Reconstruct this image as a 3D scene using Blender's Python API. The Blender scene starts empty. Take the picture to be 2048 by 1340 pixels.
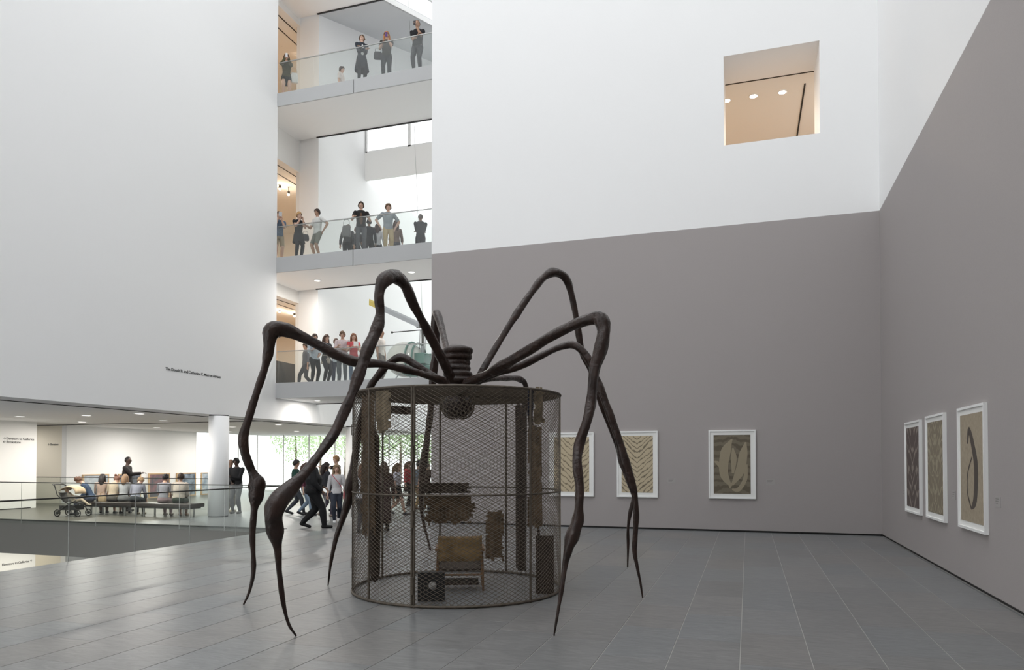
import bpy, bmesh, math, random
from mathutils import Vector, Matrix, Euler, noise
R = math.radians
random.seed(7)
scene = bpy.context.scene
col = scene.collection

# ------------------------------------------------------------------ camera
FPX, W, H = 1441.0, 2048.0, 1340.0
YAW, PITCH, CAM_Z = R(18.14), R(1.0), 1.75
PY0 = 920.0 - FPX * math.tan(PITCH)          # image row of the optical axis
cam_d = bpy.data.cameras.new('camera')
cam = bpy.data.objects.new('camera', cam_d); col.objects.link(cam)
cam_d.sensor_width = 36.0
cam_d.lens = FPX / W * 36.0
cam_d.shift_y = (PY0 - H / 2) / W
cam_d.clip_start, cam_d.clip_end = 0.05, 300
cam.location = (0, 0, CAM_Z)
cam.rotation_euler = (R(90) + PITCH, 0, YAW)
scene.camera = cam

# ------------------------------------------------------------------ world and exposure
world = bpy.data.worlds.new('overcast_sky'); scene.world = world
world.use_nodes = True
bg = world.node_tree.nodes['Background']
bg.inputs[0].default_value = (0.965, 0.985, 1.0, 1)
bg.inputs[1].default_value = 2.55
scene.view_settings.view_transform = 'Standard'
scene.view_settings.look = 'None'
scene.view_settings.exposure = 0.0
scene.view_settings.gamma = 1.0
scene.view_settings.use_curve_mapping = False
scene.cycles.use_denoising = True
scene.cycles.max_bounces = 10
scene.cycles.diffuse_bounces = 6
scene.cycles.glossy_bounces = 4
scene.cycles.transparent_max_bounces = 24
scene.cycles.sample_clamp_indirect = 6.0
scene.cycles.caustics_reflective = False
scene.cycles.caustics_refractive = False

# ------------------------------------------------------------------ survey helpers (pixel of the photograph + a known plane -> a place)
CM = Euler((R(90) + PITCH, 0, YAW)).to_matrix()
FWD = Vector((-math.sin(YAW), math.cos(YAW), 0))
EYE = Vector((0, 0, CAM_Z))
def ray(px, py):
    d = CM @ Vector(((px - W / 2) / FPX, (PY0 - py) / FPX, -1.0))
    return d / d.dot(FWD)
def at_y(px, py, y):
    d = ray(px, py); return EYE + d * (y / d.y)
def at_x(px, py, x):
    d = ray(px, py); return EYE + d * (x / d.x)
def at_z(px, py, z=0.0):
    d = ray(px, py); return EYE + d * ((z - CAM_Z) / d.z)
def proj(p):
    c = CM.transposed() @ (Vector(p) - EYE)
    if c.z > -.1: return (-9999, 9999)
    return (W / 2 + FPX * c.x / -c.z, PY0 - FPX * c.y / -c.z)
def at_d(px, py, depth):
    return EYE + ray(px, py) * depth

# ------------------------------------------------------------------ materials
def mat(name, color, rough=0.6, metal=0.0, var=0.0, vscale=6.0, bump=0.0, bscale=60.0, emit=None, estr=0.0, spec=0.5):
    m = bpy.data.materials.new(name); m.use_nodes = True
    nt = m.node_tree; b = nt.nodes['Principled BSDF']
    b.inputs['Base Color'].default_value = (*color, 1)
    b.inputs['Roughness'].default_value = rough
    b.inputs['Metallic'].default_value = metal
    b.inputs['Specular IOR Level'].default_value = spec
    tc = None
    if var or bump:
        tc = nt.nodes.new('ShaderNodeTexCoord')
    if var:
        n = nt.nodes.new('ShaderNodeTexNoise'); n.inputs['Scale'].default_value = vscale; n.inputs['Detail'].default_value = 5
        nt.links.new(tc.outputs['Object'], n.inputs['Vector'])
        r = nt.nodes.new('ShaderNodeMapRange')
        r.inputs[1].default_value = 0.25; r.inputs[2].default_value = 0.75
        r.inputs[3].default_value = 1 - var; r.inputs[4].default_value = 1 + var
        nt.links.new(n.outputs['Fac'], r.inputs[0])
        mx = nt.nodes.new('ShaderNodeVectorMath'); mx.operation = 'SCALE'
        mx.inputs[0].default_value = color
        nt.links.new(r.outputs[0], mx.inputs['Scale'])
        nt.links.new(mx.outputs[0], b.inputs['Base Color'])
    if bump:
        n = nt.nodes.new('ShaderNodeTexNoise'); n.inputs['Scale'].default_value = bscale; n.inputs['Detail'].default_value = 4
        nt.links.new(tc.outputs['Object'], n.inputs['Vector'])
        bp = nt.nodes.new('ShaderNodeBump'); bp.inputs['Strength'].default_value = bump; bp.inputs['Distance'].default_value = 0.02
        nt.links.new(n.outputs['Fac'], bp.inputs['Height']); nt.links.new(bp.outputs[0], b.inputs['Normal'])
    if emit:
        b.inputs['Emission Color'].default_value = (*emit, 1); b.inputs['Emission Strength'].default_value = estr
    return m
_mc = {}
def cm(color, rough=0.8):
    k = (tuple(round(c, 3) for c in color), rough)
    if k not in _mc: _mc[k] = mat('cloth_tone', color, rough, var=0.12, vscale=25, spec=0.25)
    return _mc[k]

def two_tone(name, split):
    """plaster: warm grey paint up to the height split, white paint above it"""
    m = mat(name, (0.8, 0.8, 0.8), 0.75, bump=0.06, bscale=14, spec=0.3)
    nt = m.node_tree; b = nt.nodes['Principled BSDF']
    g = nt.nodes.new('ShaderNodeNewGeometry'); s = nt.nodes.new('ShaderNodeSeparateXYZ')
    nt.links.new(g.outputs['Position'], s.inputs[0])
    c = nt.nodes.new('ShaderNodeMath'); c.operation = 'GREATER_THAN'; c.inputs[1].default_value = split
    nt.links.new(s.outputs['Z'], c.inputs[0])
    n = nt.nodes.new('ShaderNodeTexNoise'); n.inputs['Scale'].default_value = 90; n.inputs['Detail'].default_value = 3
    nt.links.new(g.outputs['Position'], n.inputs['Vector'])
    gr = nt.nodes.new('ShaderNodeMixRGB'); gr.inputs[1].default_value = (0.335, 0.308, 0.301, 1); gr.inputs[2].default_value = (0.388, 0.360, 0.353, 1)
    nt.links.new(n.outputs['Fac'], gr.inputs[0])
    x = nt.nodes.new('ShaderNodeMixRGB'); x.inputs[2].default_value = (0.85, 0.85, 0.85, 1)
    nt.links.new(gr.outputs[0], x.inputs[1]); nt.links.new(c.outputs[0], x.inputs[0])
    nt.links.new(x.outputs[0], b.inputs['Base Color'])
    return m

def stone(name, per_object=True, c0=(0.082, 0.087, 0.090), c1=(0.250, 0.257, 0.262)):
    m = mat(name, (0.2, 0.2, 0.2), 0.36, spec=0.5)
    nt = m.node_tree; b = nt.nodes['Principled BSDF']
    g = nt.nodes.new('ShaderNodeNewGeometry')
    mp = nt.nodes.new('ShaderNodeMapping'); mp.inputs['Scale'].default_value = (1.3, 6.5, 1)
    mp.inputs['Rotation'].default_value = (0, 0, 0.35)
    nt.links.new(g.outputs['Position'], mp.inputs['Vector'])
    n = nt.nodes.new('ShaderNodeTexNoise'); n.inputs['Scale'].default_value = 2.0; n.inputs['Detail'].default_value = 11; n.inputs['Roughness'].default_value = 0.72
    n.inputs['Distortion'].default_value = 2.0
    nt.links.new(mp.outputs[0], n.inputs['Vector'])
    cr = nt.nodes.new('ShaderNodeValToRGB')
    cr.color_ramp.elements[0].position = 0.25; cr.color_ramp.elements[0].color = (*c0, 1)
    cr.color_ramp.elements[1].position = 0.8; cr.color_ramp.elements[1].color = (*c1, 1)
    nt.links.new(n.outputs['Fac'], cr.inputs[0])
    out = cr.outputs[0]
    if per_object:
        oi = nt.nodes.new('ShaderNodeObjectInfo')
        r = nt.nodes.new('ShaderNodeMapRange'); r.inputs[3].default_value = 0.94; r.inputs[4].default_value = 1.06
        nt.links.new(oi.outputs['Random'], r.inputs[0])
        v = nt.nodes.new('ShaderNodeVectorMath'); v.operation = 'SCALE'
        nt.links.new(out, v.inputs[0]); nt.links.new(r.outputs[0], v.inputs['Scale'])
        hf = nt.nodes.new('ShaderNodeMath'); hf.operation = 'FRACT'; hm_ = nt.nodes.new('ShaderNodeMath'); hm_.operation = 'MULTIPLY'; hm_.inputs[1].default_value = 17.3
        nt.links.new(oi.outputs['Random'], hm_.inputs[0]); nt.links.new(hm_.outputs[0], hf.inputs[0])
        tn = nt.nodes.new('ShaderNodeMixRGB'); tn.inputs[1].default_value = (1, 1, 1, 1); tn.inputs[2].default_value = (1.07, 0.995, 0.945, 1); nt.links.new(hf.outputs[0], tn.inputs[0])
        v2 = nt.nodes.new('ShaderNodeVectorMath'); v2.operation = 'MULTIPLY'; nt.links.new(v.outputs[0], v2.inputs[0]); nt.links.new(tn.outputs[0], v2.inputs[1]); out = v2.outputs[0]
    nt.links.new(out, b.inputs['Base Color'])
    rr = nt.nodes.new('ShaderNodeMapRange'); rr.inputs[3].default_value = 0.30; rr.inputs[4].default_value = 0.44
    nt.links.new(n.outputs['Fac'], rr.inputs[0]); nt.links.new(rr.outputs[0], b.inputs['Roughness'])
    return m

def glass(name, tint=(0.93, 0.95, 0.94), refl=0.07):
    m = bpy.data.materials.new(name); m.use_nodes = True
    nt = m.node_tree; nt.nodes.clear()
    o = nt.nodes.new('ShaderNodeOutputMaterial'); t = nt.nodes.new('ShaderNodeBsdfTransparent'); g = nt.nodes.new('ShaderNodeBsdfGlossy')
    t.inputs[0].default_value = (*tint, 1); g.inputs['Roughness'].default_value = 0.03
    fc = nt.nodes.new('ShaderNodeLayerWeight'); lw = nt.nodes.new('ShaderNodeMath'); lw.operation = 'POWER'; lw.inputs[1].default_value = 5.0
    nt.links.new(fc.outputs['Facing'], lw.inputs[0])
    ad = nt.nodes.new('ShaderNodeMath'); ad.operation = 'ADD'; ad.inputs[1].default_value = refl; ad.use_clamp = True
    nt.links.new(lw.outputs[0], ad.inputs[0])
    mx = nt.nodes.new('ShaderNodeMixShader')
    nt.links.new(ad.outputs[0], mx.inputs[0]); nt.links.new(t.outputs[0], mx.inputs[1]); nt.links.new(g.outputs[0], mx.inputs[2])
    nt.links.new(mx.outputs[0], o.inputs[0])
    return m

M = {}
M['white'] = mat('white_plaster', (0.87, 0.87, 0.87), 0.75, bump=0.06, bscale=10, spec=0.3)
M['offwhite'] = mat('offwhite_plaster', (0.82, 0.81, 0.79), 0.75, spec=0.3)
M['cream'] = mat('cream_plaster', (0.84, 0.79, 0.68), 0.75, spec=0.3)
M['two'] = two_tone('two_tone_plaster', 7.52)
M['fascia'] = mat('painted_fascia', (0.45, 0.455, 0.46), 0.6)
M['voidgrey'] = mat('grey_paint', (0.21, 0.20, 0.188), 0.7)
M['black'] = mat('black_gap', (0.012, 0.012, 0.012), 0.6)
M['darkmetal'] = mat('dark_rail_metal', (0.06, 0.06, 0.055), 0.4, 0.6)
M['steel'] = mat('brushed_steel', (0.42, 0.42, 0.41), 0.35, 0.9)
M['stone'] = stone('slate_tile')
M['stone_far'] = stone('slate_paving', False)
M['stone_lobby'] = stone('lobby_paving', False, (.085, .08, .065), (.135, .128, .108))  # darker slate copy: reflection of the cream walls put into the colour
M['grout'] = mat('pale_grout', (0.42, 0.41, 0.39), 0.36)
M['glass'] = glass('balustrade_glass')
M['glass_rail'] = glass('clear_rail_glass', (0.95, 0.965, 0.955), 0.02)
M['window'] = glass('window_glass', (0.96, 0.98, 0.97), 0.0)
M['bronze'] = mat('dark_bronze', (0.027, 0.0145, 0.0108), 0.30, 0.0, var=0.5, vscale=7, bump=1.0, bscale=13, spec=0.36)
M['cage'] = mat('rusted_steel', (0.11, 0.09, 0.07), 0.6, 0.4, var=0.3, vscale=20)
M['wire'] = mat('steel_wire', (0.16, 0.13, 0.10), 0.55, 0.4, var=0.25, vscale=12)
M['frame_white'] = mat('white_frame', (0.82, 0.82, 0.81), 0.5)
M['mount'] = mat('paper_mount', (0.80, 0.80, 0.78), 0.9)
M['letter'] = mat('grey_lettering', (0.10, 0.10, 0.10), 0.7)
M['lamp'] = mat('warm_lamp_glow', (1, 1, 1), 0.5, emit=(1.0, 0.86, 0.66), estr=14)
M['lampw'] = mat('white_lamp_glow', (1, 1, 1), 0.5, emit=(1.0, 0.97, 0.92), estr=2.2)
M['laylight'] = mat('frosted_skylight', (0.8, 0.8, 0.8), 0.6, emit=(0.96, 0.98, 1.0), estr=0.95)

# ------------------------------------------------------------------ mesh builder
class MB:
    def __init__(s): s.v = []; s.f = []; s.sm = []
    def add(s, vs, fs, smooth=False):
        o = len(s.v); s.v += [tuple(v) for v in vs]
        s.f += [tuple(i + o for i in f) for f in fs]; s.sm += [smooth] * len(fs); return s
    def box(s, a, b, mtx=None):
        (x0, y0, z0), (x1, y1, z1) = a, b
        vs = [Vector(p) for p in ((x0,y0,z0),(x1,y0,z0),(x1,y1,z0),(x0,y1,z0),(x0,y0,z1),(x1,y0,z1),(x1,y1,z1),(x0,y1,z1))]
        if mtx: vs = [mtx @ v for v in vs]
        return s.add(vs, [(0,3,2,1),(4,5,6,7),(0,1,5,4),(1,2,6,5),(2,3,7,6),(3,0,4,7)])
    def tube(s, pts, rad, n=8, smooth=True, flat=1.0):
        pts = [Vector(p) for p in pts]; k = len(pts)
        if not isinstance(rad, (list, tuple)): rad = [rad] * k
        up = None; vs = []; fs = []
        for i, p in enumerate(pts):
            t = (pts[min(i+1, k-1)] - pts[max(i-1, 0)])
            t = t.normalized() if t.length > 1e-9 else Vector((0,0,1))
            if up is None: up = t.orthogonal().normalized()
            else:
                up = up - t * up.dot(t); up = up.normalized() if up.length > 1e-6 else t.orthogonal().normalized()
            sd = t.cross(up)
            for j in range(n):
                a = 2 * math.pi * j / n
                vs.append(p + (up * math.cos(a) + sd * math.sin(a) * flat) * rad[i])
        for i in range(k - 1):
            for j in range(n):
                j2 = (j + 1) % n
                fs.append((i*n+j, i*n+j2, (i+1)*n+j2, (i+1)*n+j))
        s.add(vs, fs, smooth)
        s.add([vs[j] for j in range(n)], [tuple(range(n))[::-1]])
        s.add([vs[(k-1)*n+j] for j in range(n)], [tuple(range(n))])
        return s
    def lathe(s, prof, n=24, c=(0,0,0), smooth=True, sx=1, sy=1, cap=True):
        vs = []; fs = []; k = len(prof); c = Vector(c)
        for r, z in prof:
            for j in range(n):
                a = 2*math.pi*j/n; vs.append(c + Vector((r*math.cos(a)*sx, r*math.sin(a)*sy, z)))
        for i in range(k-1):
            for j in range(n):
                j2 = (j+1) % n; fs.append((i*n+j, i*n+j2, (i+1)*n+j2, (i+1)*n+j))
        if cap: fs.append(tuple(range(n))[::-1]); fs.append(tuple((k-1)*n+j for j in range(n)))
        return s.add(vs, fs, smooth)
    def ball(s, c, r, n=10, m=6, mtx=None):
        c = Vector(c); r = Vector(r) if hasattr(r, '__len__') else Vector((r, r, r))
        vs = [Vector((0,0,-1))]
        for i in range(1, m):
            ph = -math.pi/2 + math.pi*i/m
            for j in range(n):
                a = 2*math.pi*j/n; vs.append(Vector((math.cos(ph)*math.cos(a), math.cos(ph)*math.sin(a), math.sin(ph))))
        vs.append(Vector((0,0,1))); fs = []
        for j in range(n): fs.append((0, 1+(j+1)%n, 1+j))
        for i in range(m-2):
            for j in range(n):
                a = 1+i*n; fs.append((a+j, a+(j+1)%n, a+n+(j+1)%n, a+n+j))
        a = 1+(m-2)*n; L = len(vs)-1
        for j in range(n): fs.append((a+j, a+(j+1)%n, L))
        out = []
        for v in vs:
            v = Vector((v.x*r.x, v.y*r.y, v.z*r.z))
            if mtx: v = mtx @ v
            out.append(v + c)
        return s.add(out, fs, True)
    def mesh(s, name):
        me = bpy.data.meshes.new(name); me.from_pydata(s.v, [], s.f); me.update()
        me.polygons.foreach_set('use_smooth', s.sm); return me
    def build(s, name, m, parent=None, origin=None):
        if origin is not None:
            o_ = Vector(origin); s.v = [tuple(Vector(v) - o_) for v in s.v]
        me = s.mesh(name); me.materials.append(m)
        o = bpy.data.objects.new(name, me); col.objects.link(o)
        if origin is not None: o.location = origin
        if parent: o.parent = parent
        return o
def bx(a, b): return MB().box(a, b)
def tag(o, label, cat=None, group=None, kind=None):
    if label: o['label'] = label
    if cat: o['category'] = cat
    if group: o['group'] = group
    if kind: o['kind'] = kind
    return o
def struct(o, label=None): 
    o['kind'] = 'structure'
    if label: o['label'] = label
    return o
def empty(name, loc=(0,0,0), rz=0, label=None, cat=None, group=None):
    o = bpy.data.objects.new(name, None); col.objects.link(o); o.location = loc; o.rotation_euler = (0,0,rz); o.empty_display_size = 0.1
    return tag(o, label, cat, group)
def smooth_path(pts, rads, sub=4):
    out, ro = [], []
    n = len(pts)
    for i in range(n-1):
        p0, p1, p2, p3 = pts[max(i-1,0)], pts[i], pts[i+1], pts[min(i+2,n-1)]
        for k in range(sub):
            t = k/sub
            out.append(0.5*((2*p1)+(p2-p0)*t+(2*p0-5*p1+4*p2-p3)*t*t+(3*p1-p0-3*p2+p3)*t**3))
            ro.append(rads[i]+(rads[i+1]-rads[i])*(3*t*t-2*t**3))
    out.append(pts[-1]); ro.append(rads[-1])
    return out, ro

# ================================================================== THE BUILDING
XR, YB, XL, YBAL, YC = 2.92, 18.4, -15.5, 21.1, 23.6     # right wall, back wall, left wall, balcony edge, corridor end
XE = -8.40                                               # free edge of the back wall
CEIL, TOP = 3.14, 30.0
FL = [4.39, 8.74, 14.48]; FB = [3.88, 8.24, 14.04]        # balcony floors: top and underside
XV, YV = -11.15, 15.65                                   # edges of the stair void

# floor: slabs of the atrium, each its own piece
fl = struct(MB().box((XV, -8, -1.0), (XR + .28, YB + 1.4, -0.004)).build('floor', M['grout']), 'slate floor of the tall hall with pale joints')
TW, TL = 0.594, 1.2
xs0 = at_z(1479, 1340).x
tile = MB()
w, l, e = TW/2 - 0.0035, TL/2 - 0.0006, 0.0015
tile.add([(-w,-l,-0.012),(w,-l,-0.012),(w,l,-0.012),(-w,l,-0.012),(-w,-l,-e),(w,-l,-e),(w,l,-e),(-w,l,-e),(-w+e,-l+e,0),(w-e,-l+e,0),(w-e,l-e,0),(-w+e,l-e,0)],
         [(0,3,2,1),(0,1,5,4),(1,2,6,5),(2,3,7,6),(3,0,4,7),(4,5,9,8),(5,6,10,9),(6,7,11,10),(7,4,8,11),(8,9,10,11)])
tile_me = tile.mesh('floor_tile'); tile_me.materials.append(M['stone'])
k0 = math.ceil((XV - xs0) / TW); k1 = math.floor((XR - xs0) / TW)
ntile = 0
rest = MB()
for k in range(k0, k1):
    cx = xs0 + (k + .5) * TW
    y = 3.6 - TL * random.random()
    while y < YB - 0.05:
        cy = y + TL/2
        seen = any(-20 < proj((cx + a, cy + b, 0))[0] < 2068 and proj((cx + a, cy + b, 0))[1] < 1360 for a in (-w, w) for b in (-l, l))
        if seen and ntile < 300 and cy + TL/2 < YB:
            o = bpy.data.objects.new('floor_tile', tile_me); col.objects.link(o); o.location = (cx, cy, 0); o.parent = fl
            ntile += 1
        else:
            ye = min(y + TL, YB); rest.box((cx - w, y + .0015, -.012), (cx + w, ye - .0015, 0))
        y += TL
    rest.box((cx - w, -8, -.012), (cx + w, min(3.6 - TL, 2.35), 0))
    rest.box((cx - w, YB + .01, -.012), (cx + w, YB + 1.4, 0))
rest.box((XV, -8, -.012), (xs0 + k0*TW - .0035, YB, 0)); rest.box((xs0 + k1*TW + .0035, -8, -.012), (XR, YB, 0))
tag(rest.build('floor_tile', M['stone_far'], fl), None, kind='stuff')
# strip of lobby floor beyond the void and under the balconies
struct(bx((-34, YV, -1.0), (-16.2, 36, 0)).build('floor_side_lobby', M['stone_lobby']), 'slate floor under the benches, warm wall reflection put into its brownish colour')
lf = MB().box((-16.2, YV, -1.0), (XV, 36, 0)).box((XV, YB + 1.4, -1.0), (-4, 36, 0))
struct(lf.build('floor_lobby', M['stone_far']), 'slate floor of the lobby beyond the stair void')
struct(bx((-34, YV - .03, -1.0), (XV, YV, -.03)).build('trim_1', M['voidgrey']), 'warm grey fascia on the far side of the stair void')
struct(bx((-34, YV - .06, -.03), (XV, YV, .012)).build('trim_2', M['darkmetal']), 'dark metal edge strip along the far side of the void')
struct(bx((XV - .03, -8, -1.0), (XV, YV, -.012)).build('trim_3', M['fascia']), 'painted edge of the atrium floor slab at the void')
struct(bx((-34, -8, -4.6), (XV + 4, 36, -4.4)).build('floor_lower', M['stone_far']), 'floor of the level below the void')

# right and back walls
struct(bx((XR, -8, .045), (XR + .28, YB + 1.4, TOP)).build('wall_right', M['two']), 'side wall painted warm grey below and white above')
p1, p2 = at_y(1447, 113, YB), at_y(1640, 266, YB)
OX0, OX1, OZ1, OZ0 = p1.x, p2.x, p1.z, p2.z
bw = MB().box((XE, YB, .045), (OX0, YB + 1.4, TOP)).box((OX1, YB, .045), (XR, YB + 1.4, TOP))
bw.box((OX0, YB, .045), (OX1, YB + 1.4, OZ0)).box((OX0, YB, OZ1), (OX1, YB + 1.4, TOP))
struct(bw.build('wall_back', M['two']), 'tall end wall painted warm grey below and white above')
struct(bx((XE + .02, YB + .03, 0), (XR, YB + 1.4, .045)).build('baseboard_back', M['black']), 'dark recessed gap at the foot of the end wall')
struct(bx((XR + .03, -8, 0), (XR + .28, YB + 1.4, .045)).build('baseboard_right', M['black']), 'dark recessed gap at the foot of the side wall')
struct(bx((XV - .0, -8.3, 0), (XR + .28, -8, TOP)).build('wall_rear', M['white']), 'white wall behind the viewer')
# left wall: hangs above the lobby
struct(bx((XL - .9, -8, CEIL), (XL, YBAL, TOP)).build('wall_left', M['white']), 'huge white wall hanging over the lobby')
struct(bx((XL - .93, -8, CEIL - .015), (XL - .86, YBAL + 12, CEIL + .02)).build('trim_4', M['black']), 'thin dark shadow joint along the lobby ceiling')
# lobby ceiling
struct(MB().box((-34, -8, CEIL), (XL - .9, 22.3, CEIL + .3)).box((-26.4, 22.3, CEIL), (XL - .9, 36, CEIL + .3)).build('ceiling_lobby', M['white']), 'low white lobby ceiling')
# tall white wall on the line of columns, beyond the balconies
struct(bx((XL - .9, YC + .1, CEIL), (XL - .05, 36, TOP)).build('wall_passage', M['white']), 'tall white wall beyond the balconies')
struct(bx((XL - .9, YBAL, CEIL), (XL, YC + .1, FB[0] + .1)).build('wall_beam', M['white']), 'white beam band below the lowest balcony')
# sides of the tall space beyond
struct(MB().box((-4.3, YB + 1.4, 0), (-4, 36, TOP)).build('wall_side', M['white']), 'white side wall of the space beyond the balconies')
struct(MB().box((XL - .9, 36, 13.6), (-4, 36.3, TOP)).box((XL - .9, 36, CEIL), (-4, 36.3, CEIL + .3)).build('wall_far', M['white']), 'white end wall above the tall garden windows')
for k in range(6):
    a = XL + k*1.9
    wn = struct(bx((a + .05, 36.1, CEIL + .3), (a + 1.85, 36.13, 13.6)).build(f'window_{k+40}', M['window']), 'tall garden window of the space beyond the balconies')
    bx((a - .05, 36.0, CEIL + .3), (a + .05, 36.25, 13.6)).build('mullion', M['frame_white'], wn)

# balcony slabs
for i in range(4):
    top = (FL + [19.2])[i]; bot = (FB + [18.80])[i]
    sl = struct(bx((XL - .9, YBAL + .02, bot), (-4.3, YC, top)).build('floor_balcony', M['white']), ['lowest', 'middle', 'upper', 'topmost'][i] + ' balcony slab with a white underside')
    xj = at_y(707, 500, YBAL).x
    for a, b in ((XL - .02, xj - .012), (xj + .012, XE + .6)):
        bx((a, YBAL - .03, bot - .0), (b, YBAL + .02, top + .02)).build('fascia_panel', M['fascia'], sl)
    bx((XL - .05, YC - .06, bot - .03), (-4.3, YC + .0, bot)).build('shadow_slot', M['black'], sl)
# glass balustrades on the balconies
for i in range(3):
    z = FL[i]; nm = ['lowest', 'middle', 'upper'][i]
    g = empty('glass_balustrade', (XL, YBAL, z), 0, f'frameless glass balustrade along the {nm} balcony', 'balustrade')
    joints = [XL + .02] + [at_y(px, 500, YBAL).x for px in ((630, 709, 793), (622, 706, 791), (625, 708, 789))[i]] + [XE + .5]
    for a, b in zip(joints, joints[1:]):
        o = bx((a + .006, YBAL + .035, z - .02), (b - .006, YBAL + .05, z + 1.1)).build('glass_pane', M['glass']); o.parent = g; o.location = -g.location
    o = bx((joints[0], YBAL + .025, z + 1.1), (joints[-1], YBAL + .06, z + 1.125)).build('top_rail', M['steel']); o.parent = g; o.location = -g.location

# galleries opening off the balcony corridor (warm light)
GC = [7.78, 12.85, 18.55]
for i in range(3):
    zf, zc, zt = FL[i], GC[i], (FB + [18.80])[i + 1]
    nm = ['lowest', 'middle', 'upper'][i]
    g = MB().box((XL - 1.05, YBAL, zc), (XL - .9, YC + .1, zt + .4))
    struct(g.build('wall_gallery_header', M['offwhite']), f'plaster header over the {nm} gallery opening')
    g = MB().box((-25.2, 18.0, zf - .3), (-25, 30, zc + .3)).box((-25, 30, zf - .3), (XL - .9, 30.2, zc + .3)).box((-25, 17.8, zf - .3), (XL - .9, 18.0, zc + .3))
    g.box((XL - 1.05, 18, zf), (XL - .9, YBAL, zc)).box((XL - 1.05, YC + .1, zf), (XL - .9, 30, zc))
    struct(g.build('wall_gallery', M['offwhite']), f'off-white walls of the {nm} gallery')
    struct(bx((-25, 18, zc), (XL - 1.05, 30, zc + .1)).build('ceiling_gallery', M['offwhite']), f'ceiling of the {nm} gallery')
    struct(bx((-25, 18, zf - .1), (XL - .95, 30, zf)).build('floor_gallery', mat('oak_floor', (0.42, 0.30, 0.19), 0.5)), f'oak floor of the {nm} gallery')
    for q, dx in enumerate((1.25, 1.75)):
        struct(bx((XL - dx - .04, 18, zc - .012), (XL - dx, 30, zc)).build('trim_slot', M['black']), f'dark ceiling slot {"near" if q == 0 else "farther from"} the edge of the {nm} gallery')
    ld = bpy.data.lights.new('gallery_fill', 'AREA'); ld.shape = 'RECTANGLE'; ld.size = 3; ld.size_y = 5; ld.energy = 330; ld.color = (1.0, .88, .74)  # added fill without a fixture, brightens the gallery
    lo = bpy.data.objects.new('gallery_fill', ld); col.objects.link(lo); lo.location = (-20.5, 23.5, zc - .1)
# track lamps in the galleries
def track_lamp(p, label, zc, e=26):
    g = empty('track_lamp', (p.x, p.y, zc), 0, label, 'lamp', 'gallery track lamps')
    MB().tube([(0,0,0),(0,0,p.z - zc + .1)], .012, 6).build('stem', M['darkmetal'], g)
    MB().tube([(0,0,p.z - zc + .12),(0,0,p.z - zc + .02)], .055, 10).build('can', M['darkmetal'], g)
    MB().ball((0,0,p.z - zc), .05, 10, 6).build('bulb', M['lamp'], g)
    ld = bpy.data.lights.new('track_lamp_light', 'POINT'); ld.energy = e; ld.color = (1.0, 0.80, 0.60); ld.shadow_soft_size = .06
    lo = bpy.data.objects.new('track_lamp_light', ld); col.objects.link(lo); lo.parent = g; lo.location = (0,0,p.z - zc - .08)
nmz = ['lowest', 'middle', 'upper']
for i, pts in enumerate((((559, 623), (589, 632)), ((560, 378), (577, 389)), ((564, 78), (592, 103)))):
    for j, (px, py) in enumerate(pts):
        xx = XL - 2.4 if j == 0 else XL - 2.2
        p = at_x(px, py, xx)
        track_lamp(p, f'glowing track lamp in the {nmz[i]} gallery, ' + ('farther from' if j == 0 else 'nearer') + ' the pillar', GC[i], 14)
# downlights in the balcony undersides
def downlight(p, label, group, r=.09, m='lampw', e=0):
    g = empty('ceiling_downlight', p, 0, label, 'lamp', group)
    MB().lathe([(r, -.012), (r + .025, -.012), (r + .025, 0), (r, 0), (r, -.012)], 16, cap=False).build('trim_ring', M['white'], g)
    MB().lathe([(r, -.008), (r, -.002)], 16).build('lens', M[m], g)
    if e:
        ld = bpy.data.lights.new('downlight_light', 'AREA'); ld.shape = 'DISK'; ld.size = r*2; ld.energy = e; ld.color = (1, .96, .9)
        lo = bpy.data.objects.new('downlight_light', ld); col.objects.link(lo); lo.parent = g; lo.location = (0, 0, -.03)
    return g
for px, py in ((635, 561), (823, 544)):
    downlight(at_z(px, py, FB[1]), 'round recessed downlight in the underside of the middle balcony', 'middle balcony downlights', .11, e=70)
downlight(at_z(635, 801, FB[0]), 'round recessed downlight in the underside of the lowest balcony', None, .10, e=60)

# space beyond: laylight with fascia, clerestory and sloped roof with skylight
YW = 27.2
struct(bx((XL - .05, YW, 13.75), (-4.3, YW + .15, 14.92)).build('wall_bridge', M['offwhite']), 'white band of wall below the clerestory windows')
lay = struct(bx((XL - .05, YW + .15, 13.95), (-4.3, 36, 14.05)).build('ceiling_laylight', M['white']), 'frosted laylight ceiling in panels')
yy = YW + .2
for iy in range(5):
    for ix in range(7):
        x0 = XL + ix * 1.6
        bx((x0 + .03, yy + iy*1.75, 13.78), (x0 + 1.57, yy + iy*1.75 + 1.68, 13.90)).build('frosted_panel', M['laylight'], lay)
for k, (a, b) in enumerate(((XL + .06, at_y(818, 270, YW).x - .06), (at_y(818, 270, YW).x + .08, -9.2), (-9.0, -6.6))):
    wn = struct(bx((a, YW + .05, 14.98), (b, YW + .09, 16.9)).build(f'window_{k+1}', M['laylight']), 'clerestory window with frosted bright glass above the white band')
    fr = MB()
    for (q0, q1) in ((a - .06, a), (b, b + .06)): fr.box((q0, YW, 14.92), (q1, YW + .14, 16.96))
    fr.box((a - .06, YW, 14.92), (b + .06, YW + .14, 14.98)).box((a - .06, YW, 16.9), (b + .06, YW + .14, 16.96))
    fr.build('window_frame', M['frame_white'], wn)
sl = 0.355
def zroof(y): return 19.0 + sl * (y - 24.2)
rf = MB()
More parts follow.
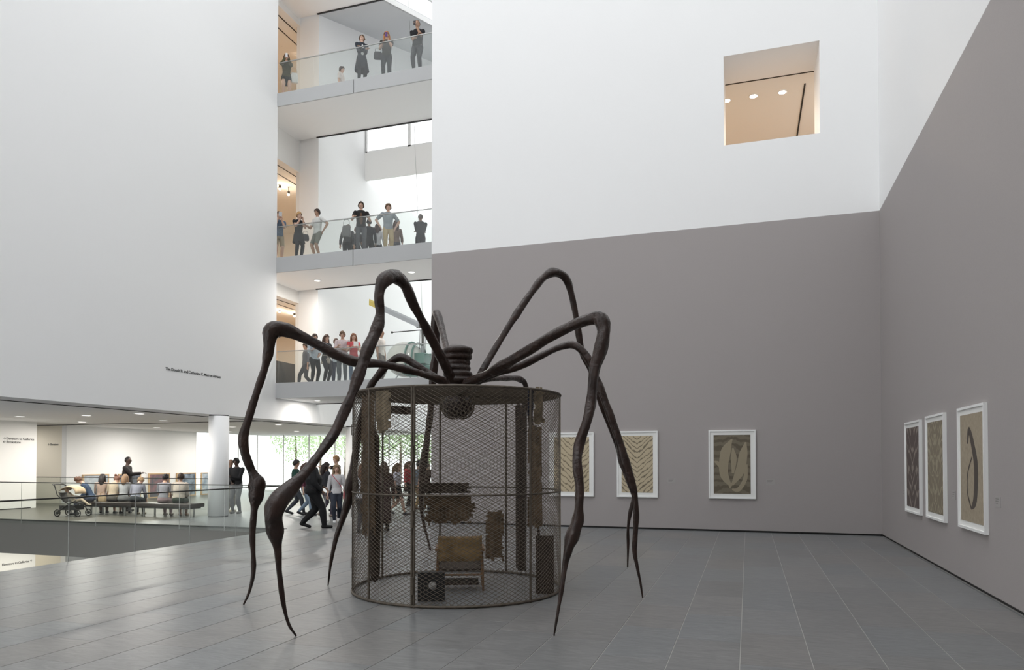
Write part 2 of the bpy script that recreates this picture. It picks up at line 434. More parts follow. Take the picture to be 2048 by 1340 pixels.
for (xa, xb) in ((XL - .05, -12.75), (-7.2, -4.3)):
    rf.add([(xa, YC, zroof(YC)), (xb, YC, zroof(YC)), (xb, 36, zroof(36)), (xa, 36, zroof(36)), (xa, YC, zroof(YC)+.25), (xb, YC, zroof(YC)+.25), (xb, 36, zroof(36)+.25), (xa, 36, zroof(36)+.25)],
           [(0,1,2,3),(4,7,6,5),(0,4,5,1),(1,5,6,2),(2,6,7,3),(3,7,4,0)])
struct(rf.build('ceiling_roof', mat('shaded_roof_panel', (0.5, 0.51, 0.52), 0.6)), 'sloping roof underside beside the skylight, its shade put into the grey')  # the underside's shade is part of this grey
sk = MB()
for x in (-12.75, -11.4, -10.05, -8.7): 
    sk.add([(x-.04, YC, zroof(YC)), (x+.04, YC, zroof(YC)), (x+.04, 36, zroof(36)), (x-.04, 36, zroof(36)), (x-.04, YC, zroof(YC)+.2), (x+.04, YC, zroof(YC)+.2), (x+.04, 36, zroof(36)+.2), (x-.04, 36, zroof(36)+.2)],
           [(0,1,2,3),(4,7,6,5),(0,4,5,1),(1,5,6,2),(2,6,7,3),(3,7,4,0)])
struct(sk.build('trim_skylight_bars', M['frame_white']), 'white glazing bars of the sloping skylight')

# gallery behind the opening high in the back wall
zc = OZ1 + .03
struct(MB().box((XE + 1, YB + 1.4, zc), (XR + 6, 32, zc + .1)).build('ceiling_upper_room', M['offwhite']), 'warm lit ceiling of the room behind the opening')
struct(MB().box((XE + 1, 32, 6.5), (XR + 6, 32.2, zc)).box((XE + .9, YB + 1.4, 6.5), (XE + 1, 32, zc)).box((XR + 6, YB + 1.4, 6.5), (XR + 6.1, 32, zc)).build('wall_upper_room', M['offwhite']), 'walls of the room behind the opening')
struct(bx((XE + 1, YB + 1.4, 6.3), (XR + 6, 32, 6.5)).build('floor_upper_room', mat('oak_floor_2', (0.42, 0.30, 0.19), 0.5)), 'floor of the room behind the opening')
a, b = at_z(1450, 170, zc), at_z(1630, 143, zc)
struct(bx((a.x - 1, YB + 1.41, zc - .03), (OX1 + .0, YB + 1.46, zc)).build('trim_slot', M['black']), 'dark ceiling slot just behind the opening in the end wall')
a, b = at_z(1608, 167, zc), at_z(1594, 272, zc)
struct(bx((b.x - .02, a.y, zc - .02), (b.x + .02, b.y + 2, zc)).build('trim_slot', M['black']), 'dark ceiling slot running away behind the opening')
for k, (px, py) in enumerate(((1453, 201), (1507, 192), (1565, 184))):
    p = at_z(px, py, zc)
    downlight(p, 'bright round ceiling spotlight seen through the opening, ' + ('half hidden by its edge', 'middle of the three', 'nearest the slot that runs away')[k], 'spotlights behind the opening', .10, 'lamp')
for px, py in ((1480, 230), (1600, 215), (1540, 150)):
    p = at_z(px, py, zc)
    ld = bpy.data.lights.new('upper_room_fill', 'AREA'); ld.shape = 'DISK'; ld.size = .5; ld.energy = 115; ld.color = (1, .82, .61)  # unseen fill lights added to warm and brighten this room
    lo = bpy.data.objects.new('upper_room_fill', ld); col.objects.link(lo); lo.location = (p.x, p.y + 2.5, zc - .15)

# columns
for px, y, nm in ((435.5, 18.4, 'beside the benches'), (707, 26.4, 'behind the wire cage')):
    p = Vector((XL - .1, y, 0)) 
    g = empty('round_column', p, 0, f'round white column standing {nm}', 'column')
    MB().lathe([(.30, .03), (.30, CEIL - .03)], 40).build('shaft', M['white'], g)
    MB().lathe([(.285, 0), (.285, .03)], 40).build('base_gap', M['black'], g)
    MB().lathe([(.285, CEIL - .03), (.285, CEIL)], 40).build('top_gap', M['black'], g)

# lobby walls
PX = -24.85
PY1 = at_x(72, 1000, PX).y
struct(MB().box((PX - .4, 6, -4.4), (PX, PY1, CEIL)).build('wall_sign', M['offwhite']), 'white wall panel carrying the way-finding lettering')
struct(bx((PX - .38, 6, 0), (PX + .002, PY1 - .2, .03)).build('baseboard_sign', M['black']), 'dark gap at the foot of the lettered wall panel')
struct(MB().box((-34, 22.0, -4.4), (-26.35, 22.3, CEIL)).build('wall_cream', M['cream']), 'cream wall of the recess behind the lettered panel')
struct(MB().box((-26.35, 22.0, -4.4), (-26.1, 29.2, CEIL)).build('wall_pictures', M['white']), 'white lobby wall hung with canvases')
struct(bx((-34.2, -8, -4.4), (-34, 22.2, CEIL)).build('wall_lobby_end', M['offwhite']), 'end wall of the lobby')
struct(bx((-34, 21.4, CEIL - .02), (XL - .9, 21.48, CEIL)).build('trim_5', M['black']), 'dark ceiling slot across the lobby')
struct(bx((-34, 24.6, -4.4), (XV + 4, 24.8, -1.0)).build('wall_lower', M['offwhite']), 'white wall of the level below')
# garden window wall of the lobby
YG = 34.0
gx = [-26.1 + 1.63 * k for k in range(14)]
for k, (a, b) in enumerate(zip(gx, gx[1:])):
    wn = struct(bx((a + .03, YG, .06), (b - .03, YG + .02, CEIL)).build(f'window_{k+10}', M['window']), 'floor-to-ceiling garden window pane')
    bx((b - .03, YG - .01, 0), (b + .03, YG + .03, CEIL)).build('mullion', M['frame_white'], wn)
    bx((a + .03, YG - .02, 0), (b - .03, YG + .06, .06)).build('window_sill', M['frame_white'], wn)
for k in range(3):
    a = 29.2 + k*1.6
    wn = struct(bx((-26.2, a + .03, .06), (-26.18, a + 1.57, CEIL)).build(f'window_{k+30}', M['window']), 'garden window pane at the end of the picture wall')
    bx((-26.2, a + 1.57, 0), (-26.16, a + 1.63, CEIL)).build('mullion', M['frame_white'], wn)
struct(bx((-100, 23, -.2), (-26.4, 36.3, -.05)).build('ground_side', mat('side_paving', (0.78, 0.78, 0.75), 0.9)), 'pale paving outside the side windows')
# garden outside
struct(bx((-60, 36.3, -.2), (30, 120, -.05)).build('ground', mat('garden_paving', (0.78, 0.78, 0.75), 0.9, var=.1, vscale=1)), 'pale garden paving outside the windows')
# lobby lamps
def lobby_lamp(p, label, e=98, c=(1, .95, .88)):
    g = downlight(p, label, 'lobby ceiling downlights', .13)
    ld = bpy.data.lights.new('lobby_light', 'AREA'); ld.shape = 'DISK'; ld.size = .4; ld.energy = e; ld.color = c
    lo = bpy.data.objects.new('lobby_light', ld); col.objects.link(lo); lo.parent = g; lo.location = (0, 0, -.05)
for x, y in ((-22, 16.9), (-19.6, 17.2), (-17.3, 17.0), (-23, 20), (-19.5, 20.2), (-24, 24.5), (-20.5, 25), (-24, 29), (-20.5, 29.5), (-17.5, 24), (-17.5, 28), (-27.9, 20.4)):
    lobby_lamp(Vector((x, y, CEIL)), 'round recessed downlight in the low lobby ceiling', 98 if x > -27 else 45)  # the one in the recess is added to brighten the cream wall
ld = bpy.data.lights.new('lower_level_fill', 'AREA'); ld.size = 3; ld.energy = 160; ld.color = (1, .93, .82)  # unseen fill added to light the level below
lo = bpy.data.objects.new('lower_level_fill', ld); col.objects.link(lo); lo.location = (-22.5, 18.5, -1.1)

ld = bpy.data.lights.new('lower_recess_fill', 'AREA'); ld.size = 1; ld.energy = 60; ld.color = (1, .9, .75)  # second added fill, lifts the recess on the lower level
lo = bpy.data.objects.new('lower_recess_fill', ld); col.objects.link(lo); lo.location = (-27.8, 20.2, -1.1)

# glass rails round the void
def rail(a, b, joints, label):
    a, b = Vector(a), Vector(b); d = (b - a).normalized(); n = Vector((-d.y, d.x, 0))
    g = empty('glass_railing', a, 0, label, 'railing')
    ts = sorted([0] + [t for t in joints if 0 < t < (b-a).length] + [(b-a).length])
    def slab(t0, t1, z0, z1, th):
        q = [d*t0 - n*th, d*t1 - n*th, d*t1 + n*th, d*t0 + n*th]
        return MB().add([p + Vector((0,0,z0)) for p in q] + [p + Vector((0,0,z1)) for p in q], [(0,3,2,1),(4,5,6,7),(0,1,5,4),(1,2,6,5),(2,3,7,6),(3,0,4,7)])
    for t0, t1 in zip(ts, ts[1:]):
        slab(t0 + .006, t1 - .006, -.1, 1.085, .007).build('glass_pane', M['glass_rail'], g)
        if t0 > 0: slab(t0 - .006, t0 + .006, -.1, 1.085, .002).build('pane_joint', M['steel'], g)
    slab(0, ts[-1], 1.085, 1.11, .02).build('top_rail', M['darkmetal'], g)
rail((XV - .06, -6, 0), (XV - .06, YV - .12, 0), [at_x(px, 1000, XV - .06).y + 6 for px in (138, 271, 380, 472)] + [at_x(138, 1000, XV).y + 6 - 1.45*k for k in range(1, 9)], 'glass railing along the atrium side of the stair void')
rail((-33, YV - .08, 0), (XV - .06, YV - .08, 0), [at_y(px, 1000, YV).x + 33 for px in (48, 197, 363, 453)] , 'glass railing along the lobby side of the stair void')
rail((-26.0, 20.6, 0), (XL - 1.4, 20.6, 0), [at_y(px, 1000, 20.6).x + 26 for px in (120, 240, 330)], 'glass railing behind the benches in the lobby')

# ------------------------------------------------------------------ lettering
def text_mesh(body, bold):
    cu = bpy.data.curves.new('word', 'FONT'); cu.body = body; cu.size = 1.0; cu.offset = bold; cu.extrude = .004
    t = bpy.data.objects.new('word', cu); col.objects.link(t)
    me = bpy.data.meshes.new_from_object(t.evaluated_get(bpy.context.evaluated_depsgraph_get()))
    bpy.data.objects.remove(t); me.materials.clear(); return me
def lettering(text, p, xdir, size, name, label, m='letter', bold=.006):
    """a line of flat letters on a wall, size = its length in metres; each word is a part"""
    g = empty(name, p, 0, label, 'lettering')
    words = text.split(); x = 0; parts = []
    for wd in words:
        me = text_mesh(wd, bold); me.materials.append(M[m])
        lo = min(v.co.x for v in me.vertices); hi = max(v.co.x for v in me.vertices)
        parts.append((me, x - lo)); x += hi - lo + .26
    s = size / (x - .26)
    xd = Vector(xdir).normalized(); zd = xd.cross(Vector((0,0,1)))
    rot = Matrix((xd, Vector((0,0,1)), zd)).transposed().to_4x4()
    for me, off in parts:
        o = bpy.data.objects.new('word', me); col.objects.link(o); o.parent = g
        o.matrix_local = rot @ Matrix.Diagonal((s, s, 1, 1)) @ Matrix.Translation((off, 0, 0))
    return g
a, b = at_x(331, 741, XL), at_x(441, 753, XL)
lettering('The Donald B. and Catherine C. Marron Atrium', Vector((XL + .005, a.y, (a.z + b.z)/2 - .02)), (0,1,0), b.y - a.y, 'wall_lettering', 'small grey line of lettering naming the hall on the huge white wall')
def sign(text, px0, px1, py, x, label, nm='wall_lettering'):
    a, b = at_x(px0, py, x), at_x(px1, py, x)
    return lettering(text, Vector((x + .005, a.y, a.z)), (0,1,0), b.y - a.y, nm, label)
sign('\u2192  Elevators to Galleries', 6, 68, 879, PX, 'dark directional lettering to the elevators, upper line on the white panel')
sign('\u2190  Bookstore', 6, 41, 886, PX, 'dark directional lettering to the bookstore, lower line on the white panel')
sign('Elevators to Galleries  \u2191', 4, 64, 1132, PX, 'dark directional lettering on the wall of the level below')
a, b = at_y(96, 891, 22.0), at_y(117, 891, 22.0)
lettering('\u2190 Elevators', Vector((a.x, 21.995, a.z)), (1,0,0), b.x - a.x, 'wall_lettering', 'tiny dark lettering on the cream wall of the recess')

# ================================================================== THE SCULPTURE: wire cage with a long-legged bronze spider over it
CC = at_d(915, 1100, 9.9); CC.z = 0          # cage centre on the floor
CR, CH = 1.41, 2.63
def cyl_hit(px, py, front=True, rad=CR):
    d = ray(px, py); o = EYE - CC
    a = d.x*d.x + d.y*d.y; b = 2*(o.x*d.x + o.y*d.y); c = o.x*o.x + o.y*o.y - rad*rad
    q = math.sqrt(max(b*b - 4*a*c, 0)); t = (-b + (-q if front else q)) / (2*a)
    return EYE + d*t
def cyl_ang(px, front=True):
    p = cyl_hit(px, 1000, front) - CC; return math.atan2(p.y, p.x)
def cp(a, z, r=CR): return Vector((math.cos(a)*r, math.sin(a)*r, z))
cage = empty('wire_cage', CC, 0, 'round dark steel mesh cage with double doors standing beneath the giant spider', 'cage')
TAU = 2*math.pi
angs = [cyl_ang(738), cyl_ang(825), cyl_ang(1061), cyl_ang(1012, False), cyl_ang(880, False), cyl_ang(765, False)]
angs = sorted(a % TAU for a in angs)
for z, r, nm in ((.02, .018, 'bottom_ring'), (1.33, .011, 'middle_ring'), (CH, .016, 'top_ring')):
    MB().tube([cp(TAU*k/72, z) for k in range(73)], r, 8).build(nm, M['cage'], cage)
door_a = cyl_ang(825) % TAU
for a in angs:
    off = (-.006, .016) if abs(a - door_a) < 1e-4 else (0,)
    for d in off:
        MB().tube([cp(a + d, .0), cp(a + d, CH + .01)], .016, 8).build('post', M['cage'], cage)
for z in (.16, .95, 1.72):
    MB().tube([cp(door_a + .005, z, CR + .02), cp(door_a + .005, z + .2, CR + .02)], .024, 8).build('hinge', M['cage'], cage)
al = cyl_ang(712) % TAU
for z in (.5, 1.15, 1.62, 2.2):
    q = cp(al, z, CR); n = cp(al, 0, 1)
    MB().tube([q, q + n*.06, q + n*.06 + Vector((0,0,-.13)), q + n*.03 + Vector((0,0,-.13))], .006, 6).build('hook', M['cage'], cage)
# diamond mesh, one panel of wires between every two posts
DW, DH, WR = .088, .048, .0034
def wires(s0, s1, z0, z1, mapf, step=.11):
    mb = MB(); sl = DH / DW
    for sg in (1, -1):
        lo = min(z0 - sg*sl*s0, z0 - sg*sl*s1); hi = max(z1 - sg*sl*s0, z1 - sg*sl*s1)
        k = math.ceil(lo / DH)
        while k*DH < hi:
            c = k*DH; k += 1
            # z = c + sg*sl*s, clipped
            a, b = s0, s1
            sa, sb = sorted(((z0 - c)/(sg*sl), (z1 - c)/(sg*sl)))
            a, b = max(a, sa), min(b, sb)
            if b - a < .01: continue
            n = max(1, int((b - a)/step))
            mb.tube([mapf(a + (b-a)*i/n, c + sg*sl*(a + (b-a)*i/n), sg) for i in range(n+1)], WR, 3, smooth=False)
    return mb
for a, b in zip(angs, angs[1:] + [angs[0] + TAU]):
    o = wires(a*CR, b*CR, .03, CH - .01, lambda s, z, sg: cp(s/CR, z, CR + sg*.003)).build('mesh_panel', M['wire'], cage); o['kind'] = 'stuff'
# mesh lid clipped to the circle
mb = MB(); sl = DH/DW*1.3
for sg in (1, -1):
    for k in range(-70, 71):
        c = k*.075
        A_, B_, C_ = 1 + sl*sl, 2*sg*sl*c, c*c - CR*CR
        D_ = B_*B_ - 4*A_*C_
        if D_ <= 0: continue
        x0, x1 = (-B_ - math.sqrt(D_))/(2*A_), (-B_ + math.sqrt(D_))/(2*A_)
        mb.tube([(x0, c + sg*sl*x0, CH), (x1, c + sg*sl*x1, CH)], .004, 3, smooth=False)
o = mb.build('mesh_lid', M['wire'], cage); o['kind'] = 'stuff'
for a in (0.5, 0.5 + math.pi/2, 2.2):
    MB().tube([cp(a, CH + .005), cp(a + math.pi, CH + .005)], .016, 6).build('lid_bar', M['cage'], cage)

# the spider: plain tapering jointed legs and a banded body (generic stand-in, same size and colour)
sp = empty('spider_sculpture', CC, 0, 'giant dark bronze spider sculpture with eight long jointed legs over the cage', 'sculpture')
def axis_plane_hit(px, py, foot):
    n = Vector((0,0,1)).cross((foot - CC)); n.normalize(); d = ray(px, py)
    t = (CC - EYE).dot(n) / d.dot(n); return EYE + d*t, t
def leg(pts, fat=1.0, wob=1):
    P_, R_ = [], []
    fx, fy = pts[-1][0], pts[-1][1]; foot = at_z(fx, fy, 0.0)
    for q in pts:
        px, py, wpx = q[0], q[1], q[2]
        if q is pts[-1]: p, dep = Vector(foot), (foot - EYE).dot(FWD)
        elif len(q) > 3: dep = q[3]; p = at_d(px, py, dep)
        else: p, dep = axis_plane_hit(px, py, foot)
        P_.append(p - CC); R_.append(max(.006, wpx * (fat if wpx < 33 else fat + .1) * .5 * dep / FPX))
    P_[-1].z = .004
    pp, rr = smooth_path(P_, R_, 5)
    rr = [r * (1 + .22*wob*noise.noise(p*4.3) + .05*math.sin(i*.9)) for i, (p, r) in enumerate(zip(pp, rr))]
    m_ = MB().tube(pp, rr, 18); nn = len(pp); out = []
    for i, v in enumerate(m_.v[:nn*18]):           # shallow cast ridges running along the limb
        k = i // 18; j = i % 18; c_ = pp[k]; a_ = TAU*j/18
        f_ = 1 + .26*noise.noise(Vector((math.cos(a_)*1.6 + fx, math.sin(a_)*1.6 + fy, k*.11))) + .07*noise.noise(Vector((math.cos(a_)*3, math.sin(a_)*3, k*.6 + fx)))
        out.append(tuple(c_ + (Vector(v) - c_)*f_))
    m_.v[:nn*18] = out
    m_.v[nn*18:nn*18+18] = out[:18]; m_.v[nn*18+18:] = out[-18:]
    return m_.build('leg', M['bronze'], sp)
leg([(908,768,24),(880,712,27),(850,652,26),(826,605,27),(810,570,31),(790,553,34),(768,560,35),(759,590,30),(760,628,27),(751,662,28),(735,700,32),(722,738,30),(708,778,29),(690,820,30),(666,868,28),(640,906,25),(612,944,27),(585,972,34),(556,1002,46),(547,1028,46),(549,1060,34),(555,1100,22),(559,1150,16),(566,1205,12),(577,1247,9),(592,1272,5)], 0.74)
leg([(897,766,20),(850,750,20),(805,737,22),(760,728,23),(715,724,29),(680,712,27),(640,692,25),(600,672,27),(565,658,34),(543,664,40),(537,702,25),(528,742,21),(512,790,20),(498,835,22),(487,872,25),(490,908,24),(502,940,23),(514,966,36),(513,990,33),(508,1020,21),(505,1070,16),(507,1115,14),(506,1150,11),(498,1185,8),(487,1210,4)], 0.72)
leg([(893,768,16),(858,748,16),(828,728,18),(802,715,21),(776,728,18),(755,752,17),(739,778,16),(724,830,15),(713,890,16),(706,940,20),(702,975,28),(696,1002,22),(687,1032,15),(674,1068,11),(664,1110,9),(659,1145,6),(656,1172,3)], 0.85)
leg([(905,765,16,10.2),(900,738,15,10.8),(893,700,15,11.5),(884,660,15,12.1),(873,627,17,12.5),(871,655,18,12.6),(873,695,16,12.7),(868,735,15,12.8),(864,780,14,12.9),(861,825,13,13.0),(855,872,14,13.2),(848,918,17,13.4),(843,960,12,13.6),(842,1010,9,13.8),(848,1050,7,13.9),(856,1080,5,14.0),(861,1101,4)], 0.92)
leg([(950,768,20),(985,707,20),(1012,662,20),(1036,625,21),(1060,590,22),(1084,558,23),(1107,545,27),(1131,555,25),(1143,588,19),(1150,622,17),(1156,662,18),(1164,702,20),(1178,732,18),(1191,768,18),(1202,805,19),(1216,842,18),(1229,876,17),(1241,905,20),(1255,935,24),(1266,968,18),(1268,994,14),(1261,1022,11),(1256,1055,9),(1256,1095,8),(1255,1135,4)], 0.66)
leg([(943,768,19),(990,747,20),(1040,732,21),(1080,712,19),(1120,694,19),(1150,691,23),(1175,716,19),(1190,752,20),(1206,792,22),(1222,835,21),(1237,880,20),(1246,915,28),(1256,948,26),(1268,985,19),(1272,1020,16),(1271,1062,14),(1269,1102,13),(1275,1137,9),(1281,1167,7),(1285,1196,3)], 0.7)
leg([(930,768,22,9.7),(975,748,25,9.4),(1015,725,27,9.1),(1055,702,30,8.8),(1095,677,27,8.5),(1135,656,25,8.2),(1170,641,28,8.0),(1198,637,37,7.9),(1207,662,33,7.85),(1200,702,32,7.8),(1189,742,30,7.75),(1182,800,30,7.7),(1174,842,26,7.6),(1158,890,23,7.6),(1154,926,23,7.5),(1159,970,23,7.45),(1158,1010,21,7.4),(1156,1040,29,7.4),(1147,1066,35,7.35),(1137,1098,22,7.3),(1130,1132,16,7.3),(1124,1172,13,7.25),(1117,1216,11,7.2),(1108,1272,4)], 0.76)
leg([(935,766,15,10.2),(985,758,14,10.8),(1020,756,13,11.4),(1041,759,13,11.8),(1052,776,12,12.0),(1062,850,12,12.4),(1070,950,13,12.7),(1075,1040,8,13.0),(1081,1111,4)], 0.85)
# body: banded upper part, rounded hanging part in a wire basket
prof = [(.10, 2.60), (.17, 2.68)]
for k in range(7):
    z = 2.72 + k*.082; rr = .19 + .02*math.sin(k*1.3)
    prof += [(rr*.93, z), (rr, z + .02), (rr*1.02, z + .05), (rr*.95, z + .076)]
prof += [(.12, 3.32), (.02, 3.34)]
MB().lathe(prof, 28).build('upper_body', M['bronze'], sp)
MB().lathe([(.02, 2.33), (.12, 2.35), (.19, 2.42), (.205, 2.52), (.16, 2.62)], 24).build('lower_body', mat('dark_stone', (.035, .022, .02), .5, var=.4, vscale=14), sp)
mb = MB()
for k in range(20):
    for sg in (1, -1):
        a0 = TAU*k/20
        mb.tube([Vector((math.cos(a0 + sg*t*1.0)*r, math.sin(a0 + sg*t*1.0)*r, z)) for t, r, z in ((0, .235, 2.62), (.25, .235, 2.53), (.5, .225, 2.43), (.75, .17, 2.345), (1, .08, 2.31))], .005, 4)
mb.build('basket_mesh', M['wire'], sp)

# ---- things inside the cage
def ragged(name, label, cat, px0, px1, py0, py1, m, front=False, rad=CR - .075, seed=0, rag=.12, holes=0.0, amp=.02, group=None):
    """a hanging ragged cloth following the cage wall; thickness 1 cm"""
    a0, a1 = cyl_ang(px0, front), cyl_ang(px1, front)
    while a1 - a0 > math.pi: a1 -= TAU
    while a1 - a0 < -math.pi: a1 += TAU
    pm = (px0 + px1)/2
    z1, z0 = cyl_hit(pm, py0, front, rad).z, cyl_hit(pm, py1, front, rad).z
    L = abs(a1 - a0)*rad; nu, nv = max(4, int(L/.028)), max(4, int((z1 - z0)/.028))
    bm = bmesh.new(); V = {}
    for i in range(nu+1):
        for j in range(nv+1):
            u, v = i/nu, j/nv; a = a0 + (a1 - a0)*u
            r = rad + amp*math.sin(u*9 + seed) * (1.2 - v) + .5*amp*noise.noise(Vector((u*4, v*4, seed)))
            V[i,j] = bm.verts.new(cp(a, z0 + (z1 - z0)*v, r))
    for i in range(nu):
        for j in range(nv):
            u, v = (i+.5)/nu, (j+.5)/nv
            e = min(u, 1-u, v*1.0, (1-v)*3)
            nn = noise.noise(Vector((u*4.5 + seed*3.1, v*4.5, seed)))*.6 + noise.noise(Vector((u*12, v*12 + seed, 5)))*.4
            if e < rag*(.5 + nn*1.4) or (holes and nn > .62 - holes): continue
            bm.faces.new((V[i,j], V[i+1,j], V[i+1,j+1], V[i,j+1]))
    bmesh.ops.delete(bm, geom=[v for v in bm.verts if not v.link_faces], context='VERTS')
    bmesh.ops.solidify(bm, geom=bm.faces[:], thickness=.012)
    me = bpy.data.meshes.new(name); bm.to_mesh(me); bm.free(); me.materials.append(m)
    o = bpy.data.objects.new(name, me); col.objects.link(o); o.location = CC
    return tag(o, label, cat, group)
tap = mat('worn_brown_cloth', (.10, .066, .038), .9, var=.5, vscale=9, bump=.5, bscale=40)
tapd = mat('dark_brown_cloth', (.045, .032, .024), .9, var=.5, vscale=12, bump=.5, bscale=40)
tapl = mat('faded_tan_cloth', (.24, .19, .125), .9, var=.45, vscale=8, bump=.4, bscale=40)
tapn = mat('navy_cloth', (.02, .025, .04), .9, var=.3, vscale=12)
ragged('cloth_fragment', 'faded tan cloth fragment hung high in the cage beside the black sack', 'cloth', 742, 771, 782, 866, tapl, True, seed=1.2, rag=.08)
ragged('cloth_fragment', 'worn brown cloth with holes hung down the side of the cage opposite the chair', 'cloth', 712, 736, 790, 1074, tap, True, seed=2.4, rag=.08, holes=.12)
ragged('cloth_fragment', 'tattered brown cloth hung behind and above the armchair in the cage', 'cloth', 842, 955, 988, 1050, tap, False, seed=4.0, rag=.16)
ragged('cloth_fragment', 'dark narrow cloth strip hung along the rear rail of the cage', 'cloth', 828, 948, 966, 986, tapd, False, rad=CR - .15, seed=5.1, rag=.10)
ragged('cloth_fragment', 'brown ragged cloth hanging right above the chair arm on the rear door', 'cloth', 974, 1011, 1020, 1122, tap, False, seed=6.3, rag=.10)
ragged('cloth_fragment', 'tall dark brown cloth panel hanging full height inside the cage door', 'cloth', 1036, 1060, 806, 1146, tapd, False, seed=7.7, rag=.03, holes=.02)
ragged('cloth_fragment', 'dark fringed cloth strip hung under the lid of the cage', 'cloth', 770, 822, 812, 828, tapd, False, seed=8.2, rag=.10)
ragged('cloth_fragment', 'navy cloth strip pinned high on the cage beside a door post', 'cloth', 1066, 1077, 776, 832, tapn, True, seed=9.4, rag=.04)
ragged('cloth_fragment', 'faded tan cloth strip pinned high on the cage next to the navy strip', 'cloth', 1080, 1100, 776, 850, tapl, True, seed=10.1, rag=.12)
ragged('cloth_fragment', 'long brown tapestry strip hanging at the open end of the cage', 'cloth', 1064, 1090, 850, 1060, tap, False, seed=11.7, rag=.06, holes=.08)
# long dark sack
p = at_d(750, 1000, 9.3); p.z = 0
zt, zb = at_d(750, 862, 9.3).z, at_d(750, 1164, 9.3).z
MBs = MB().lathe([(.015, zt), (.055, zt - .08), (.062, zt - .6), (.07, zt - 1.2), (.066, zb + .12), (.045, zb + .03), (.01, zb)], 16)
sk_ = empty('hanging_sack', p, 0, 'long narrow black sack hanging inside the cage near the door post', 'sack')
MBs.build('sack', tapd, sk_)
MB().tube([(0,0,zt), (0,0,CH)], .006, 5).build('cord', M['cage'], sk_)
# leaning dark boards
def board(px0, px1, py0, py1, dep, tilt, label, th=.02):
    a, b = at_d(px0, py1, dep), at_d(px1, py1, dep); h = at_d(px0, py0, dep).z
    c = (a + b)/2; c.z = 0; wdt = (a - b).length
    o = MB().box((-wdt/2, -th/2, 0), (wdt/2, th/2, h)).box((-wdt/2, -th/2 - .012, 0), (-wdt/2 + .03, -th/2, h)).box((wdt/2 - .03, -th/2 - .012, 0), (wdt/2, -th/2, h)).build('dark_board', tapd)
    o.location = c; o.rotation_euler = (R(tilt), 0, YAW); o['label'] = label; o['category'] = 'board'; return o
board(1072, 1108, 1072, 1185, 9.45, -4, 'tall dark brown board leaning inside the end of the cage')
# black box with a pale spot
bxo = empty('black_box', at_d(862, 1210, 8.93) * 1.0, YAW, 'flat black box with a pale round spot standing in front of the armchair', 'box')
bxo.location.z = 0
MB().box((-.165, 0, .0), (.165, .10, .36)).build('case', mat('black_board', (.012, .011, .011), .6), bxo)
MB().lathe([(.05, 0), (.05, .006)], 16).build('spot', mat('pale_spot', (.35, .34, .32), .7), bxo).location = (.02, -.006, .2)
bxo.children[-1].rotation_euler = (R(90), 0, 0)
# armchair: worn leather sling on a wooden frame, seen from behind
wood = mat('worn_wood', (.16, .085, .038), .5, var=.3, vscale=10)
lea = mat('worn_tan_leather', (.34, .22, .10), .45, var=.5, vscale=6, bump=.4, bscale=12)
ch = empty('armchair', at_d(920, 1175, 9.85) , YAW + R(4), 'low wooden armchair with worn tan leather back inside the cage', 'armchair')
ch.location.z = 0
for sx in (-1, 1):
    for y, h in ((-.22, .56), (.26, .52)):
        MB().tube([(sx*.31, y, 0), (sx*.30, y, h*.5), (sx*.29, y, h)], [.014, .02, .018], 8).build('leg', wood, ch)
    MB().box((sx*.30 - .03, -.28, .54), (sx*.30 + .03, .30, .57)).build('armrest', wood, ch)
    MB().tube([(sx*.30, -.24, .22), (sx*.30, .27, .28)], .015, 6).build('side_rail', wood, ch)
MB().tube([(-.30, -.22, .22), (.30, -.22, .22)], .015, 6).build('rear_rail', wood, ch)
def sling(pts, x0, x1, th, nx=10):
    mb = MB(); vs = []; n = len(pts)
    for k, (y, z) in enumerate(pts):
        for i in range(nx+1):
            u = i/nx; s_ = math.sin(u*math.pi)
            vs.append((x0 + (x1-x0)*u, y + .03*s_, z - .012*s_))
    for k, (y, z) in enumerate(pts):
        for i in range(nx+1):
            u = i/nx; s_ = math.sin(u*math.pi); vs.append((x0 + (x1-x0)*u, y + .03*s_ - th, z - .012*s_ + th*.4))
    N = n*(nx+1); fs = []
    for k in range(n-1):
        for i in range(nx):
            a = k*(nx+1)+i; fs += [(a, a+nx+1, a+nx+2, a+1), (N+a, N+a+1, N+a+nx+2, N+a+nx+1)]
    for i in range(nx):
        fs += [(i, i+1, N+i+1, N+i)]; a = (n-1)*(nx+1)+i; fs += [(a, N+a, N+a+1, a+1)]
    for k in range(n-1):
        a = k*(nx+1); fs += [(a, N+a, N+a+nx+1, a+nx+1)]; a += nx; fs += [(a, a+nx+1, N+a+nx+1, N+a)]
    return mb.add(vs, fs, True)
sling([(-.20, .40), (-.22, .48), (-.25, .58), (-.29, .70), (-.31, .74)], -.29, .29, .03).build('backrest', lea, ch)
sling([(.26, .34), (.1, .31), (-.1, .29), (-.2, .28)], -.28, .28, .03).build('seat', tapd, ch)
MB().box((-.25, -.2, .08), (.25, .2, .11)).build('under_tray', tapd, ch)

